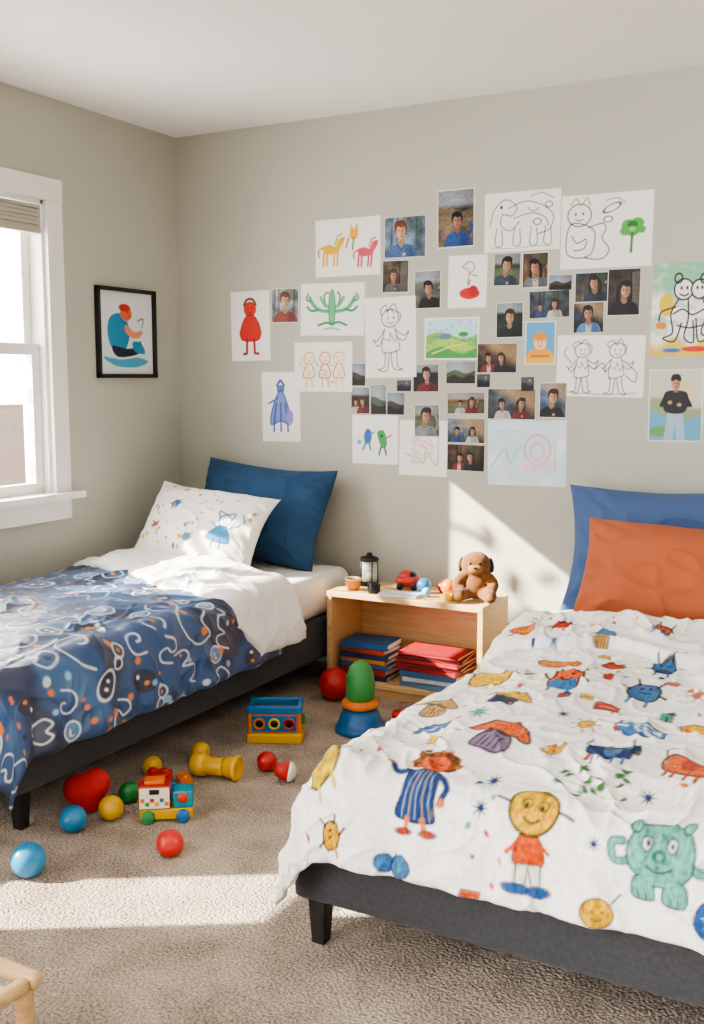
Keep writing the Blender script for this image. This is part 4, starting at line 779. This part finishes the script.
# dumbbell
db=empty('toy_dumbbell',(1.255,-1.465,0),'yellow plastic toy dumbbell lying on the carpet','toy dumbbell',rot=(0,0,math.radians(10)))
YM=plastic('#e2b02a',.35)
RY=Euler((0,math.pi/2,0))
newobj('dumbbell_grip',Q(b_lathe,[(0,-.06),(.026,-.06),(.03,-.03),(.03,.03),(.026,.06),(0,.06)],(0,0,.04),mats=[YM],rot=RY),db)
newobj('dumbbell_weight',Q(b_lathe,[(0,-.045),(.03,-.045),(.038,-.035),(.04,-.012),(.035,.005),(0,.01)],(-.04,0,.04),mats=[YM],rot=RY),db)
newobj('dumbbell_weight',Q(b_lathe,[(0,-.01),(.028,-.008),(.036,.01),(.038,.03),(.044,.035),(.044,.045),(.034,.05),(.03,.04),(0,.038)],(.04,0,.044),mats=[YM],rot=RY),db)
tp=empty('spinning_top',(1.49,-1.375,0),'red and white toy spinning top lying on its side on carpet','spinning top')
tr=Euler((0,math.radians(-80),math.radians(28)))
newobj('top_body',Q(b_lathe,[(0,.05),(.02,.042),(.036,.0),(.0,.0)],(0,0,.035),mats=[plastic('#cf2f2a')],rot=tr),tp)
newobj('top_cap',Q(b_lathe,[(0,-.028),(.014,-.026),(.03,-.014),(.036,.0),(0,.0)],(0,0,.035),mats=[plastic('#ece8e0')],rot=tr),tp)
hc=bmesh.new()
for a in (-1,1): b_sph(hc,(a*.03,0,.018),.048,(1,.85,1))
for k in range(8): t_=k/7; b_sph(hc,(0,0,.01-.055*t_),.052*(1-.6*t_),(1.25,.8,1))
o=newobj('plush_heart',mesh_from_bm('plush_heart',hc,[noise_mat('red_plush','#bf2a2a','#a82222',60,.8,.3,300)]),label='red plush heart lying on the carpet by the bed',cat='plush heart',loc=(1.078,-1.885,.065),rot=(math.radians(-15),math.radians(-20),math.radians(25)))
rm=o.modifiers.new('r','REMESH'); rm.mode='VOXEL'; rm.voxel_size=.004; rm.use_smooth_shade=True; sm=o.modifiers.new('s','SMOOTH'); sm.iterations=16
def tblock(loc,rz,col,lab,sz=(.07,.045,.04)):
    r=empty('toy_block',loc,lab,'toy block','building blocks on the carpet',(0,0,rz))
    bevel(newobj('block_body',Q(b_box,(0,0,sz[2]/2),sz,mats=[plastic(col)],smooth=False),r),.004,3)
    for a in (-1,1): newobj('stud',Q(b_lathe,[(.012,0),(.012,.008),(.010,.01),(0,.01)],(a*sz[0]*.25,0,sz[2]),mats=[plastic(col)]),r)
tblock((1.14,-1.62,0),.4,'#c4302b','red studded toy block on the carpet',(.08,.05,.055)); tblock((1.21,-1.575,0),-.6,'#dd7526','orange studded toy block on the carpet',(.06,.04,.035)); tblock((1.15,-1.695,0),1.2,'#8f2f2a','dark red studded toy block on the carpet',(.06,.04,.035)); tblock((1.245,-1.665,0),.2,'#2a6fb0','blue studded toy block on the carpet',(.055,.04,.04))
tt=empty('toy_truck',(1.318,-1.80,0),'multicoloured block toy truck with patterned front','toy truck',rot=(0,0,math.radians(35)))
bevel(newobj('truck_chassis',Q(b_box,(0,0,.0245),(.16,.07,.033),mats=[plastic('#e0ad25')],smooth=False),tt),.004)
bevel(newobj('truck_cargo',Q(b_box,(-.035,0,.078),(.095,.07,.074),mats=[plastic('#c4302b')],smooth=False),tt),.005)
bevel(newobj('truck_cab',Q(b_box,(.05,0,.068),(.062,.066,.054),mats=[plastic('#1f8fa0')],smooth=False),tt),.008,3)
bevel(newobj('truck_roof',Q(b_box,(-.035,0,.121),(.06,.05,.012),mats=[plastic('#dd7526')],smooth=False),tt),.004)
u=np.linspace(-.045,.045,60); v=np.linspace(0,.065,40); U,V=np.meshgrid(u,v); cv=Canvas(U,V,'#efe4c8',.002)
for k,c in enumerate(['#dd7526','#3c8f52','#c4302b','#e0ad25','#1f6fa8','#dd7526']): s=cv.at(-.036+.0145*k,.014 if k%2 else .026,.009); s.poly([(-.7,-.7),(.7,-.7),(.7,.7),(-.7,.7)],c)
s=cv.at(0,.052,.01); s.poly([(-3.6,-.8),(3.6,-.8),(3.6,.8),(-3.6,.8)],'#20242a')
P=np.stack([U,np.full_like(U,-.0365),V+.045],-1); newobj('side_panel',grid_mesh('side_panel',P,cv.C,M_paper),tt,loc=(-.035,0,0))
newobj('cab_button',Q(b_lathe,[(0,.004),(.014,.004),(.016,0)],(.05,-.034,.075),mats=[plastic('#d9402f')],rot=Euler((math.pi/2,0,0))),tt)
for a,cc in ((-.055,'#3c8f52'),(.05,'#2a6fb0')):
    for c in (-1,1): newobj('wheel',Q(b_lathe,[(0,-.009),(.016,-.009),(.02,-.005),(.02,.005),(.016,.009),(0,.009)],(a,c*.043,.0205),mats=[plastic(cc)],rot=Euler((math.pi/2,0,0))),tt)
# ================================================================ STOOL
so=empty('toddler_stool',(1.735,-3.095,0),'small light wood stool with rounded rails and legs','stool')
for (c,s,n) in [((0,.168,.240),(.39,.032,.030),'seat_rail'),((0,.10,.238),(.32,.045,.014),'seat_slat'),((0,.035,.238),(.32,.045,.014),'seat_slat'),((0,-.035,.238),(.32,.045,.014),'seat_slat'),((0,-.10,.238),(.32,.045,.014),'seat_slat'),((0,-.168,.240),(.39,.032,.030),'seat_rail'),((.174,0,.238),(.030,.31,.028),'side_rail'),((-.174,0,.238),(.030,.31,.028),'side_rail'),((0,.155,.12),(.30,.018,.025),'stretcher_rail'),((0,-.155,.12),(.30,.018,.025),'stretcher_rail'),((.162,0,.12),(.018,.29,.025),'stretcher_rail')]:
    bevel(newobj(n,Q(b_box,c,s,mats=[M_wood],smooth=False),so),min(s)*.42 if 'rail' in n else .005,4)
for a in (-1,1):
    for c in (-1,1): newobj('leg',Q(b_lathe,[(0,0),(.012,0),(.015,.01),(.019,.12),(.017,.2),(.019,.226),(0,.226)],(a*.165,c*.158,0),mats=[M_wood]),so)

# ================================================================ LIGHT, WORLD, CAMERA
sunl=bpy.data.lights.new('sun','SUN'); sunl.energy=36; sunl.angle=math.radians(.55); sunl.color=(1,.91,.78)
so_=bpy.data.objects.new('sun',sunl); LINK(so_); so_.rotation_euler=Vector((1,.62,-.70)).to_track_quat('-Z','Y').to_euler()
w=bpy.data.worlds.new('world'); sc.world=w; w.use_nodes=True; nt=w.node_tree; nt.nodes.clear()
o_=nt.nodes.new('ShaderNodeOutputWorld'); bg=nt.nodes.new('ShaderNodeBackground'); tc=nt.nodes.new('ShaderNodeTexCoord'); sp=nt.nodes.new('ShaderNodeSeparateXYZ'); mr=nt.nodes.new('ShaderNodeMapRange')
nt.links.new(tc.outputs['Generated'],sp.inputs[0]); nt.links.new(sp.outputs['X'],mr.inputs['Value'])
mr.inputs['From Min'].default_value=.0; mr.inputs['From Max'].default_value=-.5; mr.inputs['To Min'].default_value=.52; mr.inputs['To Max'].default_value=17
nt.links.new(mr.outputs[0],bg.inputs['Strength']); bg.inputs['Color'].default_value=(1,.99,.975,1); nt.links.new(bg.outputs[0],o_.inputs[0])
try:
    sc.view_settings.look='AgX - Medium High Contrast'
except Exception as ex: print(ex)
C=Vector((3.297,-4.232,1.335)); f=1049.
yaw=math.radians(28.7); p=math.atan(132/1049.)
fw=Vector((-math.sin(yaw)*math.cos(p), math.cos(yaw)*math.cos(p), -math.sin(p))); rt=Vector((math.cos(yaw),math.sin(yaw),0)); up=rt.cross(fw)
cam=bpy.data.cameras.new('camera'); co=bpy.data.objects.new('camera',cam); LINK(co); cam.sensor_width=36; cam.lens=36*f/1024
co.matrix_world=Matrix(((rt.x,up.x,-fw.x,C.x),(rt.y,up.y,-fw.y,C.y),(rt.z,up.z,-fw.z,C.z),(0,0,0,1)))
sc.camera=co
